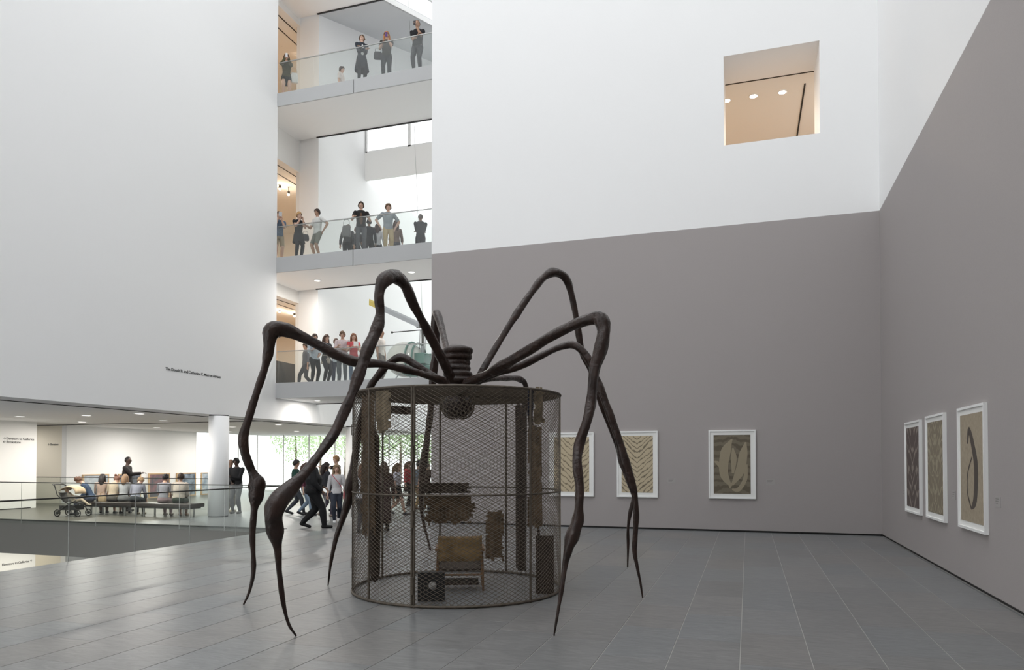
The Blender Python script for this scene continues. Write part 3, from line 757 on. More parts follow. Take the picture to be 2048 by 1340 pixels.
# ================================================================== framed prints and labels
def print_mat(name, base, ink, scale, dist, seed, chev=True, thr=.62):
    m = mat(name, base, .9); nt = m.node_tree; b = nt.nodes['Principled BSDF']
    tc = nt.nodes.new('ShaderNodeTexCoord'); sp_ = nt.nodes.new('ShaderNodeSeparateXYZ'); nt.links.new(tc.outputs['Object'], sp_.inputs[0])
    ab = nt.nodes.new('ShaderNodeMath'); ab.operation = 'ABSOLUTE'; nt.links.new(sp_.outputs['X'], ab.inputs[0])
    cb = nt.nodes.new('ShaderNodeCombineXYZ'); nt.links.new(ab.outputs[0], cb.inputs[0])
    mu = nt.nodes.new('ShaderNodeMath'); mu.operation = 'MULTIPLY_ADD'; mu.inputs[1].default_value = -.9 if chev else .25
    nt.links.new(ab.outputs[0], mu.inputs[0]); nt.links.new(sp_.outputs['Z'], mu.inputs[2]); nt.links.new(mu.outputs[0], cb.inputs[2])
    wv = nt.nodes.new('ShaderNodeTexWave'); wv.bands_direction = 'Z'; wv.inputs['Scale'].default_value = scale; wv.inputs['Distortion'].default_value = dist
    wv.inputs['Detail'].default_value = 3; wv.inputs['Detail Scale'].default_value = 2.0; wv.inputs['Phase Offset'].default_value = seed
    nt.links.new(cb.outputs[0], wv.inputs['Vector'])
    cr = nt.nodes.new('ShaderNodeValToRGB'); cr.color_ramp.elements[0].position = thr; cr.color_ramp.elements[0].color = (0,0,0,1); cr.color_ramp.elements[1].position = min(.99, thr + .25)
    nt.links.new(wv.outputs['Fac'], cr.inputs[0])
    mx = nt.nodes.new('ShaderNodeMixRGB'); mx.inputs[1].default_value = (*base, 1); mx.inputs[2].default_value = (*ink, 1)
    nt.links.new(cr.outputs[0], mx.inputs[0]); nt.links.new(mx.outputs[0], b.inputs['Base Color'])
    return m
def framed(c, xd, w_, h_, m, label, fw=.035, mt=.10, strokes=(), sm=None):
    """framed print hung on a wall; c = centre on the wall, xd = direction along the wall, local -y looks into the room"""
    g = empty('framed_print', c, math.atan2(xd[1], xd[0]), label, 'picture')
    dp = .05
    for a, b in (((-w_/2, -dp, h_/2 - fw), (w_/2, 0, h_/2)), ((-w_/2, -dp, -h_/2), (w_/2, 0, -h_/2 + fw)), ((-w_/2, -dp, -h_/2 + fw), (-w_/2 + fw, 0, h_/2 - fw)), ((w_/2 - fw, -dp, -h_/2 + fw), (w_/2, 0, h_/2 - fw))):
        bx(a, b).build('frame_bar', M['frame_white'], g)
    bx((-w_/2 + fw, -.03, -h_/2 + fw), (w_/2 - fw, -.005, h_/2 - fw)).build('mount', M['mount'], g)
    pr = bx((-w_/2 + mt, -.034, -h_/2 + mt), (w_/2 - mt, -.03, h_/2 - mt)).build('print', m, g)
    for sk_i, st in enumerate(strokes):
        pts = [Vector((x*(w_/2 - mt), -.0345 - .0006*sk_i, z*(h_/2 - mt))) for x, z, _ in st]
        pp, rr = smooth_path(pts, [q[2] for q in st], 5)
        mb = MB(); n = len(pp); vs = []
        for i, p in enumerate(pp):
            t = pp[min(i+1, n-1)] - pp[max(i-1, 0)]; nn = Vector((-t.z, 0, t.x)).normalized()
            vs += [p + nn*rr[i], p - nn*rr[i]]
        mb.add(vs, [(2*i, 2*i+1, 2*i+3, 2*i+2) for i in range(n-1)])
        mb.build('ink_stroke', sm, pr)
    return g
def on_back(px0, px1, py0, py1):
    a, b = at_y(px0, py0, YB), at_y(px1, py1, YB); a2 = at_y(px0, py1, YB)
    return Vector(((a.x + b.x)/2, YB, (a.z + (a2.z + b.z)/2)/2)), (1, 0), b.x - a.x, a.z - a2.z
def on_right(px0, px1, py0, py1):
    a, b = at_x(px0, py0, XR), at_x(px1, py1, XR); z0 = at_x(px0, py1, XR)
    return a, b
ink = mat('ink_brown', (.075, .06, .05), .9); pale = mat('ink_pale', (.30, .255, .18), .9)
c, xd, w_, h_ = on_back(1100, 1188, 866, 992)
framed(c, xd, w_, h_, print_mat('cream_print', (.50, .42, .29), (.20, .16, .11), 2.2, 7, 0, True, .74), 'white-framed cream print of faint dark lines, partly hidden behind the cage', mt=.12)
c, xd, w_, h_ = on_back(1234, 1316, 863, 994)
framed(c, xd, w_, h_, print_mat('cream_print_2', (.50, .42, .29), (.17, .14, .10), 2.6, 6, 2.0, True, .74), 'white-framed cream print of downward chevron lines behind the spider leg', mt=.12)
c, xd, w_, h_ = on_back(1417, 1512, 861, 997)
dk = print_mat('olive_print', (.17, .145, .105), (.12, .10, .07), 1.6, 6, 1.0, False, .5)
framed(c, xd, w_, h_, dk, 'white-framed dark olive print with pale curved shapes, alone on the end wall', mt=.12, sm=pale, strokes=(
    [(-.05, -.75, .03), (-.45, -.3, .10), (-.35, .4, .12), (0, .85, .02)], [(0, -.7, .03), (.45, -.2, .11), (.6, .3, .10), (.75, .75, .02)],
    [(-.95, .1, .02), (-.7, .0, .05), (-.3, -.35, .04), (-.1, -.8, .02)], [(.0, -.85, .02), (.35, -.85, .05), (.7, -.5, .05), (.8, .0, .02)], [(.05, -.3, .03), (.1, .2, .07), (.05, .55, .02)]))
for k, (px0, px1, t0, b0, t1, b1, m, lab, st, sm) in enumerate((
    (1814, 1844, 845, 1024, 840, 1028, print_mat('plum_print', (.10, .075, .068), (.26, .22, .19), 1.1, 12, 3.0, True, .8), 'narrow white-framed dark plum print with pale wavy marks, nearest the corner of the hall', (), None),
    (1856, 1893, 832, 1036, 826, 1043, print_mat('brown_print', (.21, .175, .125), (.32, .28, .20), 1.5, 16, 5.0, True, .7), 'narrow white-framed brown print of rippling lines, between two other prints', (), None),
    (1921, 1975, 816, 1054, 806, 1067, mat('tan_paper', (.34, .285, .21), .9, var=.12, vscale=20), 'white-framed tan print with one tall dark looping stroke on the side wall', (
        [(.0, -.75, .02), (.35, -.55, .08), (.45, .0, .09), (.2, .4, .07), (-.15, .7, .05), (-.3, .45, .03)], [(.0, -.75, .02), (-.35, -.45, .02), (-.3, -.1, .02), (.1, .2, .015)]), ink))):
    a, b = at_x(px0, t0, XR), at_x(px1, t1, XR); zt = (a.z + b.z)/2; zb = (at_x(px0, b0, XR).z + at_x(px1, b1, XR).z)/2
    cy = (a.y + b.y)/2
    framed(Vector((XR, cy, (zt + zb)/2)), (0, -1), abs(a.y - b.y), zt - zb, m, lab, mt=.11, strokes=st, sm=sm)
lm = mat('pale_grey_label', (.36, .34, .33), .7)
lt = mat('faint_label_text', (.22, .21, .20), .7)
def plaque(p, rz, label, w_=.20, h_=.13):
    g = empty('wall_label', p, rz, label, 'label')
    bx((-w_/2, -.006, -h_/2), (w_/2, 0, h_/2)).build('card', lm, g)
    for k in range(3): bx((-w_*.38, -.0065, h_*.25 - k*h_*.22), (w_*(.3 - .12*k), -.006, h_*.25 - k*h_*.22 + .010)).build('text_line', lt, g)
plaque(at_y(1343, 961, YB), 0, 'small wall label to the right of the chevron print')
plaque(at_y(1541, 964, YB), 0, 'small wall label beside the dark olive print')
plaque(at_x(1809, 985, XR), R(-90), 'small wall label between the corner and the dark plum print')
plaque(at_x(1908, 990, XR), R(-90), 'small wall label between the brown and the tan prints')
plaque(at_x(1996, 1004, XR), R(-90), 'small wall label past the tan looping print')

# canvases on the lobby wall
def canvas(px0, px1, pt, m, label):
    x = -26.1; a, b = at_x(px0, pt, x), at_x(px1, pt, x)
    zt = a.z; z0 = 0.0
    g = empty('canvas', (x, (a.y + b.y)/2, z0), R(90), label, 'painting', 'canvases on the lobby wall')
    w_ = b.y - a.y; h_ = zt - z0
    wd = mat('pale_oak', (.55, .38, .22), .6)
    for p, q in (((-w_/2, -.07, 0), (-w_/2 + .05, 0, h_)), ((w_/2 - .05, -.07, 0), (w_/2, 0, h_)), ((-w_/2 + .05, -.07, h_ - .05), (w_/2 - .05, 0, h_)), ((-w_/2 + .05, -.07, 0), (w_/2 - .05, 0, .05))):
        bx(p, q).build('frame_bar', wd, g)
    bx((-w_/2 + .05, -.05, .05), (w_/2 - .05, -.01, h_ - .05)).build('picture', m, g)
def paint_mat(name, a, b, sc):
    m = mat(name, a, .8); nt = m.node_tree; bs = nt.nodes['Principled BSDF']
    tc = nt.nodes.new('ShaderNodeTexCoord'); n = nt.nodes.new('ShaderNodeTexNoise'); n.inputs['Scale'].default_value = sc; n.inputs['Detail'].default_value = 8
    nt.links.new(tc.outputs['Object'], n.inputs[0]); cr = nt.nodes.new('ShaderNodeValToRGB')
    cr.color_ramp.elements[0].position = .4; cr.color_ramp.elements[0].color = (*a, 1); cr.color_ramp.elements[1].position = .68; cr.color_ramp.elements[1].color = (*b, 1)
    nt.links.new(n.outputs[0], cr.inputs[0]); nt.links.new(cr.outputs[0], bs.inputs['Base Color']); return m
canvas(164, 216, 949, paint_mat('pale_blue_paint', (.42, .46, .52), (.6, .64, .68), 5), 'pale blue-grey canvas in a light wood frame, nearest the recess')
canvas(235, 280, 948, paint_mat('slate_paint', (.07, .08, .10), (.2, .22, .26), 4), 'slate dark canvas behind the pointing standing man')
canvas(296, 338, 947, paint_mat('slate_pink_paint', (.09, .10, .12), (.30, .14, .155), 3.0), 'dark slate canvas with a pink red cloud')
canvas(352, 390, 946, paint_mat('slate_blue_paint', (.08, .10, .13), (.3, .37, .44), 3.5), 'dark blue-grey canvas with pale mist patches')
canvas(401, 432, 945, paint_mat('ice_paint', (.55, .6, .65), (.2, .28, .36), 2.5), 'icy white and blue canvas half hidden by the column')

# ================================================================== PEOPLE
def seg_d(p, a, b):
    ab = b - a; t = max(0, min(1, (p - a).dot(ab) / max(ab.length_squared, 1e-9))); return (p - (a + ab*t)).length, t
def ik(S, T, l1, l2, hint):
    d = T - S; L = d.length
    if L > (l1 + l2)*.995: d = d * ((l1 + l2)*.995/L); T = S + d; L = d.length
    a = (l1*l1 - l2*l2 + L*L)/(2*L); h = math.sqrt(max(l1*l1 - a*a, 0)); u = d/L
    k = hint - u*hint.dot(u); k = k.normalized() if k.length > 1e-6 else u.orthogonal().normalized()
    return S + u*a + k*h, T
ARM = {'down': (.155, .02, .475), 'phone': (.035, .16, .79), 'eye': (.035, .15, .835), 'fold': (-.05, .125, .665), 'rail': (.13, .19, .655), 'hip': (.15, -.03, .565),
       'front': (.035, .13, .565), 'read': (.06, .17, .69), 'point': (.07, .36, .80), 'back': (.03, -.10, .52), 'swingf': (.14, .13, .52), 'swingb': (.14, -.13, .52), 'lap': (.07, .20, .58), 'chin': (.02, .12, .80), 'reach': (.10, .26, .62)}
SKIN = {'light': (.56, .36, .27), 'tan': (.42, .25, .17), 'brown': (.20, .115, .075), 'dark': (.075, .045, .035)}
SK = {k: mat('skin_' + k, v, .55, var=.06, vscale=20) for k, v in SKIN.items()}
EYEM = mat('eye_dark', (.03, .025, .02), .3); LIPM = mat('lip_tone', (.30, .12, .10), .5)
NPEOPLE = 0
def person(pos, face, label, Ht=1.70, female=False, skin='light', top=(.3,.3,.3), sleeve=.75, bottom=(.05,.05,.07), leglen=2.0, shoes=(.04,.04,.04),
           hair=(.05,.035,.025), style='short', legs='stand', armL='down', armR='down', lean=0, turn=0, nod=0, stride=.12, seat=.42, skirt=None, tails=None, build=1.0, inner=None):
    """a standing, walking or seated figure; face = degrees from looking at the viewer (90 = towards the right wall side)"""
    global NPEOPLE; NPEOPLE += 1
    pos = Vector(pos)
    tc = Vector((-pos.x, -pos.y, 0)).normalized()
    ang = math.atan2(tc.y, tc.x) + R(face) - math.pi/2
    root = empty('person', pos, ang, label, 'person')
    V3 = Vector; w = (.90 if female else 1.0); bl = build
    P0 = V3((0, 0, .525))
    if legs == 'sit': P0 = V3((0, 0, (seat + .125)/Ht))
    RX = Matrix.Rotation(R(-lean), 3, 'X')
    T = lambda p: P0 + RX @ (V3(p) - V3((0, 0, .525)))
    RH = Matrix.Rotation(R(turn), 3, 'Z') @ Matrix.Rotation(R(-nod), 3, 'X')
    nk = V3((0, 0, .865)); TH = lambda p: T(nk + RH @ (V3(p) - nk))
    mb = MB(); bones = []
    def cap(a, b, ra, rb, lab, n=10, mid=None):
        a, b = V3(a), V3(b); d = (b - a).normalized() if (b-a).length > 1e-6 else V3((0,0,1))
        pts = [a - d*ra*.95, a - d*ra*.6, a]; rr = [ra*.3, ra*.8, ra]
        if mid: pts.append(a.lerp(b, mid[0])); rr.append(mid[1])
        pts += [b, b + d*rb*.6, b + d*rb*.95]; rr += [rb, rb*.8, rb*.3]
        mb.tube([p*Ht for p in pts], [r*Ht for r in rr], n); bones.append((lab, a*Ht, b*Ht, (ra+rb)/2*Ht))
    # torso
    rings = [(.455, .062, .055), (.485, .086*bl, .068*bl), (.53, .090*bl, .068*bl), (.60, (.070 if female else .080)*bl, .056*bl), (.68, .086*bl*w, .066*bl), (.745, .098*w*bl**.5, .066), (.79, .103*w, .055), (.82, .075*w, .044), (.845, .036, .034)]
    vs, fs, n = [], [], 16
    for z, rx, ry in rings:
        for j in range(n):
            a = TAU*j/n; vs.append(T((rx*math.cos(a), ry*math.sin(a), z))*Ht)
    for i in range(len(rings)-1):
        for j in range(n): fs.append((i*n+j, i*n+(j+1)%n, (i+1)*n+(j+1)%n, (i+1)*n+j))
    fs += [tuple(range(n))[::-1], tuple((len(rings)-1)*n+j for j in range(n))]
    mb.add(vs, fs, True)
    bones.append(('pelvis', T((0,0,.47))*Ht, T((0,0,.535))*Ht, .075*Ht)); bones.append(('torso', T((0,0,.56))*Ht, T((0,0,.80))*Ht, .08*Ht))
    cap(T((0,0,.82)), TH((0,.008,.89)), .034, .030, 'neck')
    # head with jaw, nose, ears
    HB = (RX @ RH)
    for c, r in (((0,.012,.938), (.0445,.0555,.062)), ((0,.022,.897), (.033,.040,.034)), ((.046,.004,.932), (.007,.012,.018)), ((-.046,.004,.932), (.007,.012,.018))):
        mb.ball(TH(c)*Ht, V3(r)*Ht, 14, 10, HB)
    mb.tube([TH((0,.062,.943))*Ht, TH((0,.073,.920))*Ht, TH((0,.058,.914))*Ht], [.006*Ht, .011*Ht, .008*Ht], 6)
    bones.append(('head', TH((0,.015,.90))*Ht, TH((0,.012,.95))*Ht, .05*Ht))
    hands = []
    for sx, arm in ((-1, armL), (1, armR)):
        a = ARM[arm] if isinstance(arm, str) else arm
        S = T((sx*.106*w, 0, .795)); tgt = T((sx*a[0], a[1], a[2]))
        hint = V3((sx*(1.0 if arm in ('hip', 'fold') else .55), -.6, -.9))
        E, Wr = ik(S, tgt, .172, .15, hint)
        cap(S, E, .033*bl**.6, .0245*bl**.6, 'uarm'); cap(E, Wr, .0245*bl**.6, .0165, 'farm', mid=(.3, .026))
        d = (Wr - E).normalized(); hp = Wr + d*.028
        mb.tube([Wr*Ht, (Wr + d*.02)*Ht, (Wr + d*.048)*Ht], [.014*Ht, .021*Ht, .020*Ht], 8, flat=.55)
        bones.append(('hand', Wr*Ht, (Wr + d*.05)*Ht, .015*Ht)); hands.append((Wr, d, sx))
    for sx in (-1, 1):
        Hp = P0 + V3((sx*.050, 0, -.025))
        if legs == 'sit':
            A = P0 + V3((sx*.055, .255, 0)); A.z = .045
        elif legs == 'walk':
            A = V3((sx*.035, sx*stride, .045 + (.035 if sx < 0 else 0)))
        elif legs == 'lounge':
            A = P0 + V3((sx*.05, .42, -.12))
        else: A = V3((sx*.056, .012*sx, .045))
        K, A = ik(Hp, A, .245, .245, V3((sx*.08, 1, .12 if legs != 'sit' else 1.6)))
        cap(Hp, K, .055*bl**.7, .036*bl**.4, 'thigh'); cap(K, A, .035*bl**.4, .021*bl**.6, 'shin', mid=(.3, .036*bl**.5))
        tilt = -.035 if legs == 'walk' and sx < 0 else 0
        cap(A + V3((0, -.02, -.022)), A + V3((0, .095, -.026 + tilt)), .022, .019, 'foot')
    me = mb.mesh('tmp'); o = bpy.data.objects.new('tmp', me); col.objects.link(o)
    rm = o.modifiers.new('r', 'REMESH'); rm.mode = 'VOXEL'; rm.voxel_size = .0165
    sm = o.modifiers.new('s', 'SMOOTH'); sm.iterations = 3; sm.factor = .5
    dg = bpy.context.evaluated_depsgraph_get(); ev = o.evaluated_get(dg)
    em = bpy.data.meshes.new_from_object(ev); bpy.data.objects.remove(o); bpy.data.meshes.remove(me)
    co = [v.co.copy() for v in em.vertices]; no = [v.normal.copy() for v in em.vertices]
    polys = [tuple(p.vertices) for p in em.polygons]; bpy.data.meshes.remove(em)
    flab = []
    for f in polys:
        c = sum((co[i] for i in f), V3())/len(f); best = None
        for L, a, b, r in bones:
            d, t = seg_d(c, a, b); d -= r
            if best is None or d < best[0]: best = (d, L, t)
        flab.append((best[1], best[2], c))
    bodyb = MB().add(co, polys, True)
    for Wr, d, sx in hands:     # five fingers on each hand
        side = d.cross(V3((0, 0, 1))); side = side.normalized() if side.length > .1 else V3((1, 0, 0))
        nrm = side.cross(d).normalized(); k0 = Wr + d*.046
        for q, (off, ln) in enumerate(((-.015, .038), (-.005, .044), (.005, .041), (.014, .032))):
            b0 = k0 + side*off; b1 = b0 + d*ln*.55 - nrm*.004; b2 = b1 + d*ln*.4 - nrm*.016
            bodyb.tube([b0*Ht, b1*Ht, b2*Ht], [.0055*Ht, .005*Ht, .004*Ht], 5)
        t0 = Wr + d*.018 - side*.016; bodyb.tube([t0*Ht, (t0 + d*.02 - side*.012)*Ht, (t0 + d*.038 - side*.013 - nrm*.006)*Ht], [.0065*Ht, .006*Ht, .0045*Ht], 5)
    body = bodyb.build('body', SK[skin], root)
    for sx in (-1, 1):
        MB().ball(TH((sx*.017, .0635, .940))*Ht, V3((.0068, .004, .0045))*Ht, 8, 5, HB).build('eye', EYEM, body)
    MB().ball(TH((0, .0625, .902))*Ht, V3((.013, .004, .0038))*Ht, 8, 5, HB).build('mouth', LIPM, body)
    def wear(name, test, off, m, rough=0):
        fsub = [f for f, q in zip(polys, flab) if test(*q)]
        if not fsub: return
        ids = sorted({i for f in fsub for i in f}); mp = {i: k for k, i in enumerate(ids)}
        MB().add([co[i] + no[i]*off*(1 + rough*noise.noise(co[i]*38 + V3((NPEOPLE, 0, 0)))) for i in ids], [tuple(mp[i] for i in f) for f in fsub], True).build(name, m, root)
    wear('trousers' if leglen > 1.3 else 'shorts', lambda L, t, c: L == 'pelvis' or (L == 'thigh' and leglen >= 1 - 0 or L == 'thigh' and t < leglen) or (L == 'shin' and t < leglen - 1), .009, cm(bottom))
    inv_t = RX.inverted()
    low = lambda c: (inv_t @ (c/Ht - P0)).z + .525 < .826
    wear('shirt', lambda L, t, c: (L == 'torso' and low(c)) or (L == 'pelvis' and t > .45 and legs != 'sit') or (L == 'uarm' and t < sleeve + .001) or (L == 'farm' and t < sleeve - 1), .015, cm(top))
    ff = [f for f, q in zip(polys, flab) if q[0] == 'foot' or (q[0] == 'shin' and q[1] > .99)]
    par = {i: i for f in ff for i in f}
    def find(i):
        while par[i] != i: par[i] = par[par[i]]; i = par[i]
        return i
    for f in ff:
        for i in f[1:]: par[find(i)] = find(f[0])
    comps = {}
    for f in ff: comps.setdefault(find(f[0]), []).append(f)
    for fs_ in sorted(comps.values(), key=len)[-2:]:          # a left and a right shoe
        ids = sorted({i for f in fs_ for i in f}); mp = {i: k for k, i in enumerate(ids)}
        MB().add([co[i] + no[i]*.008 for i in ids], [tuple(mp[i] for i in f) for f in fs_], True).build('shoe', cm(shoes, .5), root)
    # hair: shell over the scalp
    hm = cm(hair, .55)
    inv = (RX @ RH).inverted(); hc = TH((0, .012, .938))*Ht
    def scalp(L, t, c):
        if L != 'head': return False
        q = inv @ (c - hc)/Ht
        return q.z > -.042 + .84*max(q.y + .022, 0) if style != 'crop' else q.z > -.03 + 1.15*max(q.y + .03, 0)
    if style not in ('bald',): wear('hair', scalp, .021 if style != 'crop' else .008, hm, .9)
    if style == 'long':
        hb = MB(); 
        hb.tube([TH((0,-.025,.965))*Ht, TH((0,-.046,.93))*Ht, TH((0,-.052,.88))*Ht, T((0,-.062,.82))*Ht, T((0,-.072,.765))*Ht], [.03*Ht, .046*Ht, .050*Ht, .050*Ht, .02*Ht], 10, flat=1)
        for sx in (-1, 1): hb.tube([TH((sx*.036,.0,.955))*Ht, TH((sx*.05,.004,.92))*Ht, T((sx*.053,.012,.85))*Ht, T((sx*.05,.02,.79))*Ht], [.016*Ht, .02*Ht, .022*Ht, .008*Ht], 8)
        hb.build('long_hair', hm, root)
    if style == 'pony':
        MB().tube([TH((0,-.05,.955))*Ht, TH((0,-.085,.93))*Ht, T((0,-.085,.86))*Ht, T((0,-.08,.80))*Ht], [.018*Ht, .022*Ht, .018*Ht, .006*Ht], 8).build('ponytail', hm, root)
    if style == 'bun':
        MB().ball(TH((0,-.05,.985))*Ht, .026*Ht, 10, 7).build('hair_bun', hm, root)
    for nm, sp_ in (('skirt', skirt), ('coat_tails', tails)):
        if not sp_: continue
        c_, ln = sp_[0], sp_[1]; fl_ = sp_[2] if len(sp_) > 2 else .03
        z0 = .575; vs, fs, n = [], [], 20; k = 6
        for th in (0, .006):
            for i in range(k):
                u = i/(k-1)
                for j in range(n):
                    a = TAU*j/n; fold = 1 + .05*u*math.sin(a*5)
                    rx = (.088*bl + fl_*u - th)*fold; ry = (.070*bl + fl_*u*(1 + (stride*1.2 if legs == 'walk' else 0)) - th)*fold
                    q = V3((rx*math.cos(a), ry*math.sin(a), z0 - ln*u))
                    vs.append((P0 + (RX @ (q - V3((0,0,.525))) if u < .3 else (q - V3((0,0,.525)))))*Ht)
        N = k*n
        for i in range(k-1):
            for j in range(n):
                a, b = i*n+j, i*n+(j+1)%n; fs += [(a, b, b+n, a+n), (N+a, N+a+n, N+b+n, N+b)]
        for j in range(n): 
            a, b = (k-1)*n+j, (k-1)*n+(j+1)%n; fs.append((a, b, N+b, N+a))
        MB().add(vs, fs, True).build(nm, cm(c_), root)
    if inner:
        MB().ball(T((0, .064, .66))*Ht, V3((.034, .016, .12))*Ht, 10, 8).build('shirt_front', cm(inner), root)
    bpy.context.view_layer.update()
    info = {'root': root, 'hands': [root.matrix_world @ ((Wr + d*.06)*Ht) for Wr, d, sx in hands], 'ang': ang, 'Ht': Ht}
    info['at'] = lambda p: root.matrix_world @ (T(p)*Ht)
    return info
def bag(p, ang, size, color, label, name='handbag', strap=None, rot=0):
    w_, d_, h_ = size
    g = empty(name, p, ang, label, 'bag')
    mb = MB(); pr = []
    for z, s in ((0, .86), (.08, 1), (.5, 1), (.85, .9), (1, .72)):
        pr.append([(x*w_/2*s, y*d_/2*s, z*h_) for x, y in ((-.8,-1),(.8,-1),(1,-.7),(1,.7),(.8,1),(-.8,1),(-1,.7),(-1,-.7))])
    vs = [v for q in pr for v in q]; fs = [tuple(range(8))[::-1], tuple(32+j for j in range(8))]
    for i in range(4):
        for j in range(8): fs.append((i*8+j, i*8+(j+1)%8, i*8+8+(j+1)%8, i*8+8+j))
    mb.add(vs, fs); mb.build('pouch', cm(color, .5), g)
    pts = strap or [(-w_*.35, 0, h_*.95), (-w_*.28, 0, h_*1.5), (w_*.28, 0, h_*1.5), (w_*.35, 0, h_*.95)]
    pp, rr = smooth_path([Vector(q) for q in pts], [.010]*len(pts), 5)
    MB().tube(pp, rr, 6, flat=.5).build('strap', cm(color, .5), g)
    return g
def phone(inf, label, k=1, up=.0, tablet=False, color=(.03,.03,.035)):
    h = inf['hands']; p = (h[0] + h[1])/2 if k == 2 else h[k]
    s = (.11, .009, .16) if tablet else (.075, .009, .145)
    f = Matrix.Rotation(inf['ang'], 3, 'Z') @ Vector((0, .035, 0))
    g = empty('phone' if not tablet else 'tablet', p + f + Vector((0,0,up)), inf['ang'], label, 'tablet' if tablet else 'phone')
    bx((-s[0]/2, 0, -s[2]/2), (s[0]/2, s[1], s[2]/2)).build('case', cm(color, .4), g)
    bx((-s[0]/2 + .006, -.001, -s[2]/2 + .008), (s[0]/2 - .006, 0, s[2]/2 - .008)).build('screen', mat('screen_dark', (.02,.02,.03), .1), g)
    return g
def bal(px, i, d=.45):
    p = at_y(px, 500, YBAL + d); p.z = FL[i]; return p
BLK, NAVY, GREYB, WHT, DEN = (.018,.018,.02), (.025,.03,.05), (.13,.14,.15), (.62,.62,.61), (.10,.14,.20)

# upper balcony
q = person(bal(571, 2, .5), 0, 'person in olive jacket and dark skirt photographing from the upper balcony', 1.68, True, 'light', (.07,.065,.035), 2, (.03,.03,.03), .4, BLK, (.10,.05,.03), 'long', armL='eye', armR='eye', skirt=((.02,.02,.022), .22, .01))
phone(q, 'phone held up by the person in olive jacket', 2, color=(.6,.6,.6))
bag(q['at']((-.16, .0, .42)), q['ang'], (.26, .1, .34), (.62,.6,.57), 'white shopping bag beside the olive jacket', 'shopping_bag')
q = person(bal(722, 2, .35), 12, 'person in long dark open coat and white shirt leaning on the upper rail', 1.72, True, 'light', (.03,.035,.045), 2, (.02,.022,.026), 2, BLK, (.20,.12,.06), 'short', armL='fold', armR='fold', nod=-24, turn=-25, tails=((.03,.035,.045), .30, .055), inner=WHT)
q = person(bal(772, 2, .45), -5, 'person with orange hair and dark leggings holding a phone on the upper balcony', 1.70, True, 'light', (.05,.05,.045), .6, (.04,.042,.048), 2, BLK, (.40,.18,.075), 'long', armL='phone', armR='read', build=1.12)
phone(q, 'purple phone held by the person with orange hair', 0, color=(.08,.03,.16))
bag(q['at']((.17, -.03, .47)), q['ang'], (.28, .12, .24), (.03,.03,.035), 'dark shoulder bag of the person with orange hair')
q = person(bal(834, 2, .35), -18, 'person in black T-shirt and dark trousers with phone on the upper balcony', 1.80, False, 'tan', (.014,.014,.016), .8, (.05,.052,.06), 2, BLK, (.06,.05,.045), 'crop', armL='phone', armR='fold', build=1.05)
phone(q, 'black phone held by the person in black T-shirt', 0)
person(bal(681, 2, 1.72), 70, 'person in pale top walking behind on the upper balcony', 1.62, False, 'light', (.62,.55,.52), .8, (.05,.03,.03), 2, BLK, (.06,.04,.035), 'short', legs='walk')
# middle balcony
q = person(bal(557, 1, .4), 10, 'person in blue shirt and khaki shorts lifting a tablet', 1.78, False, 'light', (.10,.14,.20), .8, (.33,.27,.19), .9, (.4,.38,.35), (.1,.06,.04), 'short', armL='phone', armR='eye')
phone(q, 'tablet lifted by the person in blue shirt', 2, .06, True, (.45,.46,.48))
q = person(bal(597, 1, .4), 20, 'person with blond hair in black dress and leggings taking a picture', 1.68, True, 'light', BLK, .5, (.025,.025,.03), 2, (.6,.58,.56), (.42,.25,.11), 'short', armL='phone', armR='phone', turn=15, skirt=((.025,.025,.028), .22, .045))
bag(q['at']((-.15, .0, .43)), q['ang'], (.22, .12, .22), (.04,.04,.045), 'black handbag of the person in black dress')
q = person(bal(635, 1, .52), -52, 'person in white polo and grey shorts with sunglasses at the middle rail', 1.75, False, 'tan', (.60,.60,.58), .7, (.20,.20,.17), .95, (.35,.33,.3), (.04,.025,.02), 'short', armL='hip', armR='rail')
q = person(bal(722, 1, .50), 0, 'person in black vest and grey trousers gripping the middle rail', 1.80, False, 'light', (.022,.02,.02), .5, (.10,.10,.11), 2, (.35,.26,.16), (.05,.03,.02), 'short', armL='rail', armR='rail', turn=-5, inner=(.12,.07,.045))
q = person(bal(776, 1, .9), 8, 'person in grey printed T-shirt and khaki trousers with hands at hips', 1.78, False, 'light', (.27,.30,.32), .8, (.42,.33,.20), 2, (.3,.25,.2), (.16,.09,.05), 'short', armL='hip', armR='hip')
q = person(bal(694, 1, 1.6), 170, 'person in dark grey jacket with backpack seen from behind', 1.60, False, 'tan', (.06,.06,.065), 2, BLK, 2, BLK, (.10,.06,.045), 'short', legs='stand', lean=18)
bag(q['at']((0, -.11, .60)), q['ang'], (.30, .16, .40), (.16,.16,.16), 'grey backpack on the stooping person', 'backpack')
person(bal(713, 1, 2.2), 150, 'person in black coat with reddish hair behind the middle rail', 1.58, True, 'light', BLK, 2, BLK, 2, BLK, (.16,.06,.045), 'short', tails=(BLK, .2, .04))
person(bal(738, 1, 1.5), 190, 'person in black jacket half hidden behind the vested person', 1.55, False, 'brown', (.02,.02,.025), 2, BLK, 2, BLK, (.02,.015,.015), 'short')
person(bal(755, 1, 2.2), 175, 'person in white shirt with long dark hair seen from behind', 1.62, True, 'light', (.55,.55,.57), 1.6, (.03,.03,.035), 2, BLK, (.05,.025,.022), 'long')
person(bal(792, 1, 2.1), 200, 'person in brown top behind the one in printed T-shirt', 1.62, True, 'tan', (.16,.11,.09), 1.6, (.05,.05,.06), 2, BLK, (.06,.03,.02), 'long')
person(bal(841, 1, 1.9), 185, 'person in black T-shirt at the far side of the middle balcony', 1.68, False, 'brown', (.03,.032,.036), .9, (.03,.03,.035), 2, BLK, (.10,.08,.07), 'crop', armL='fold', armR='fold')
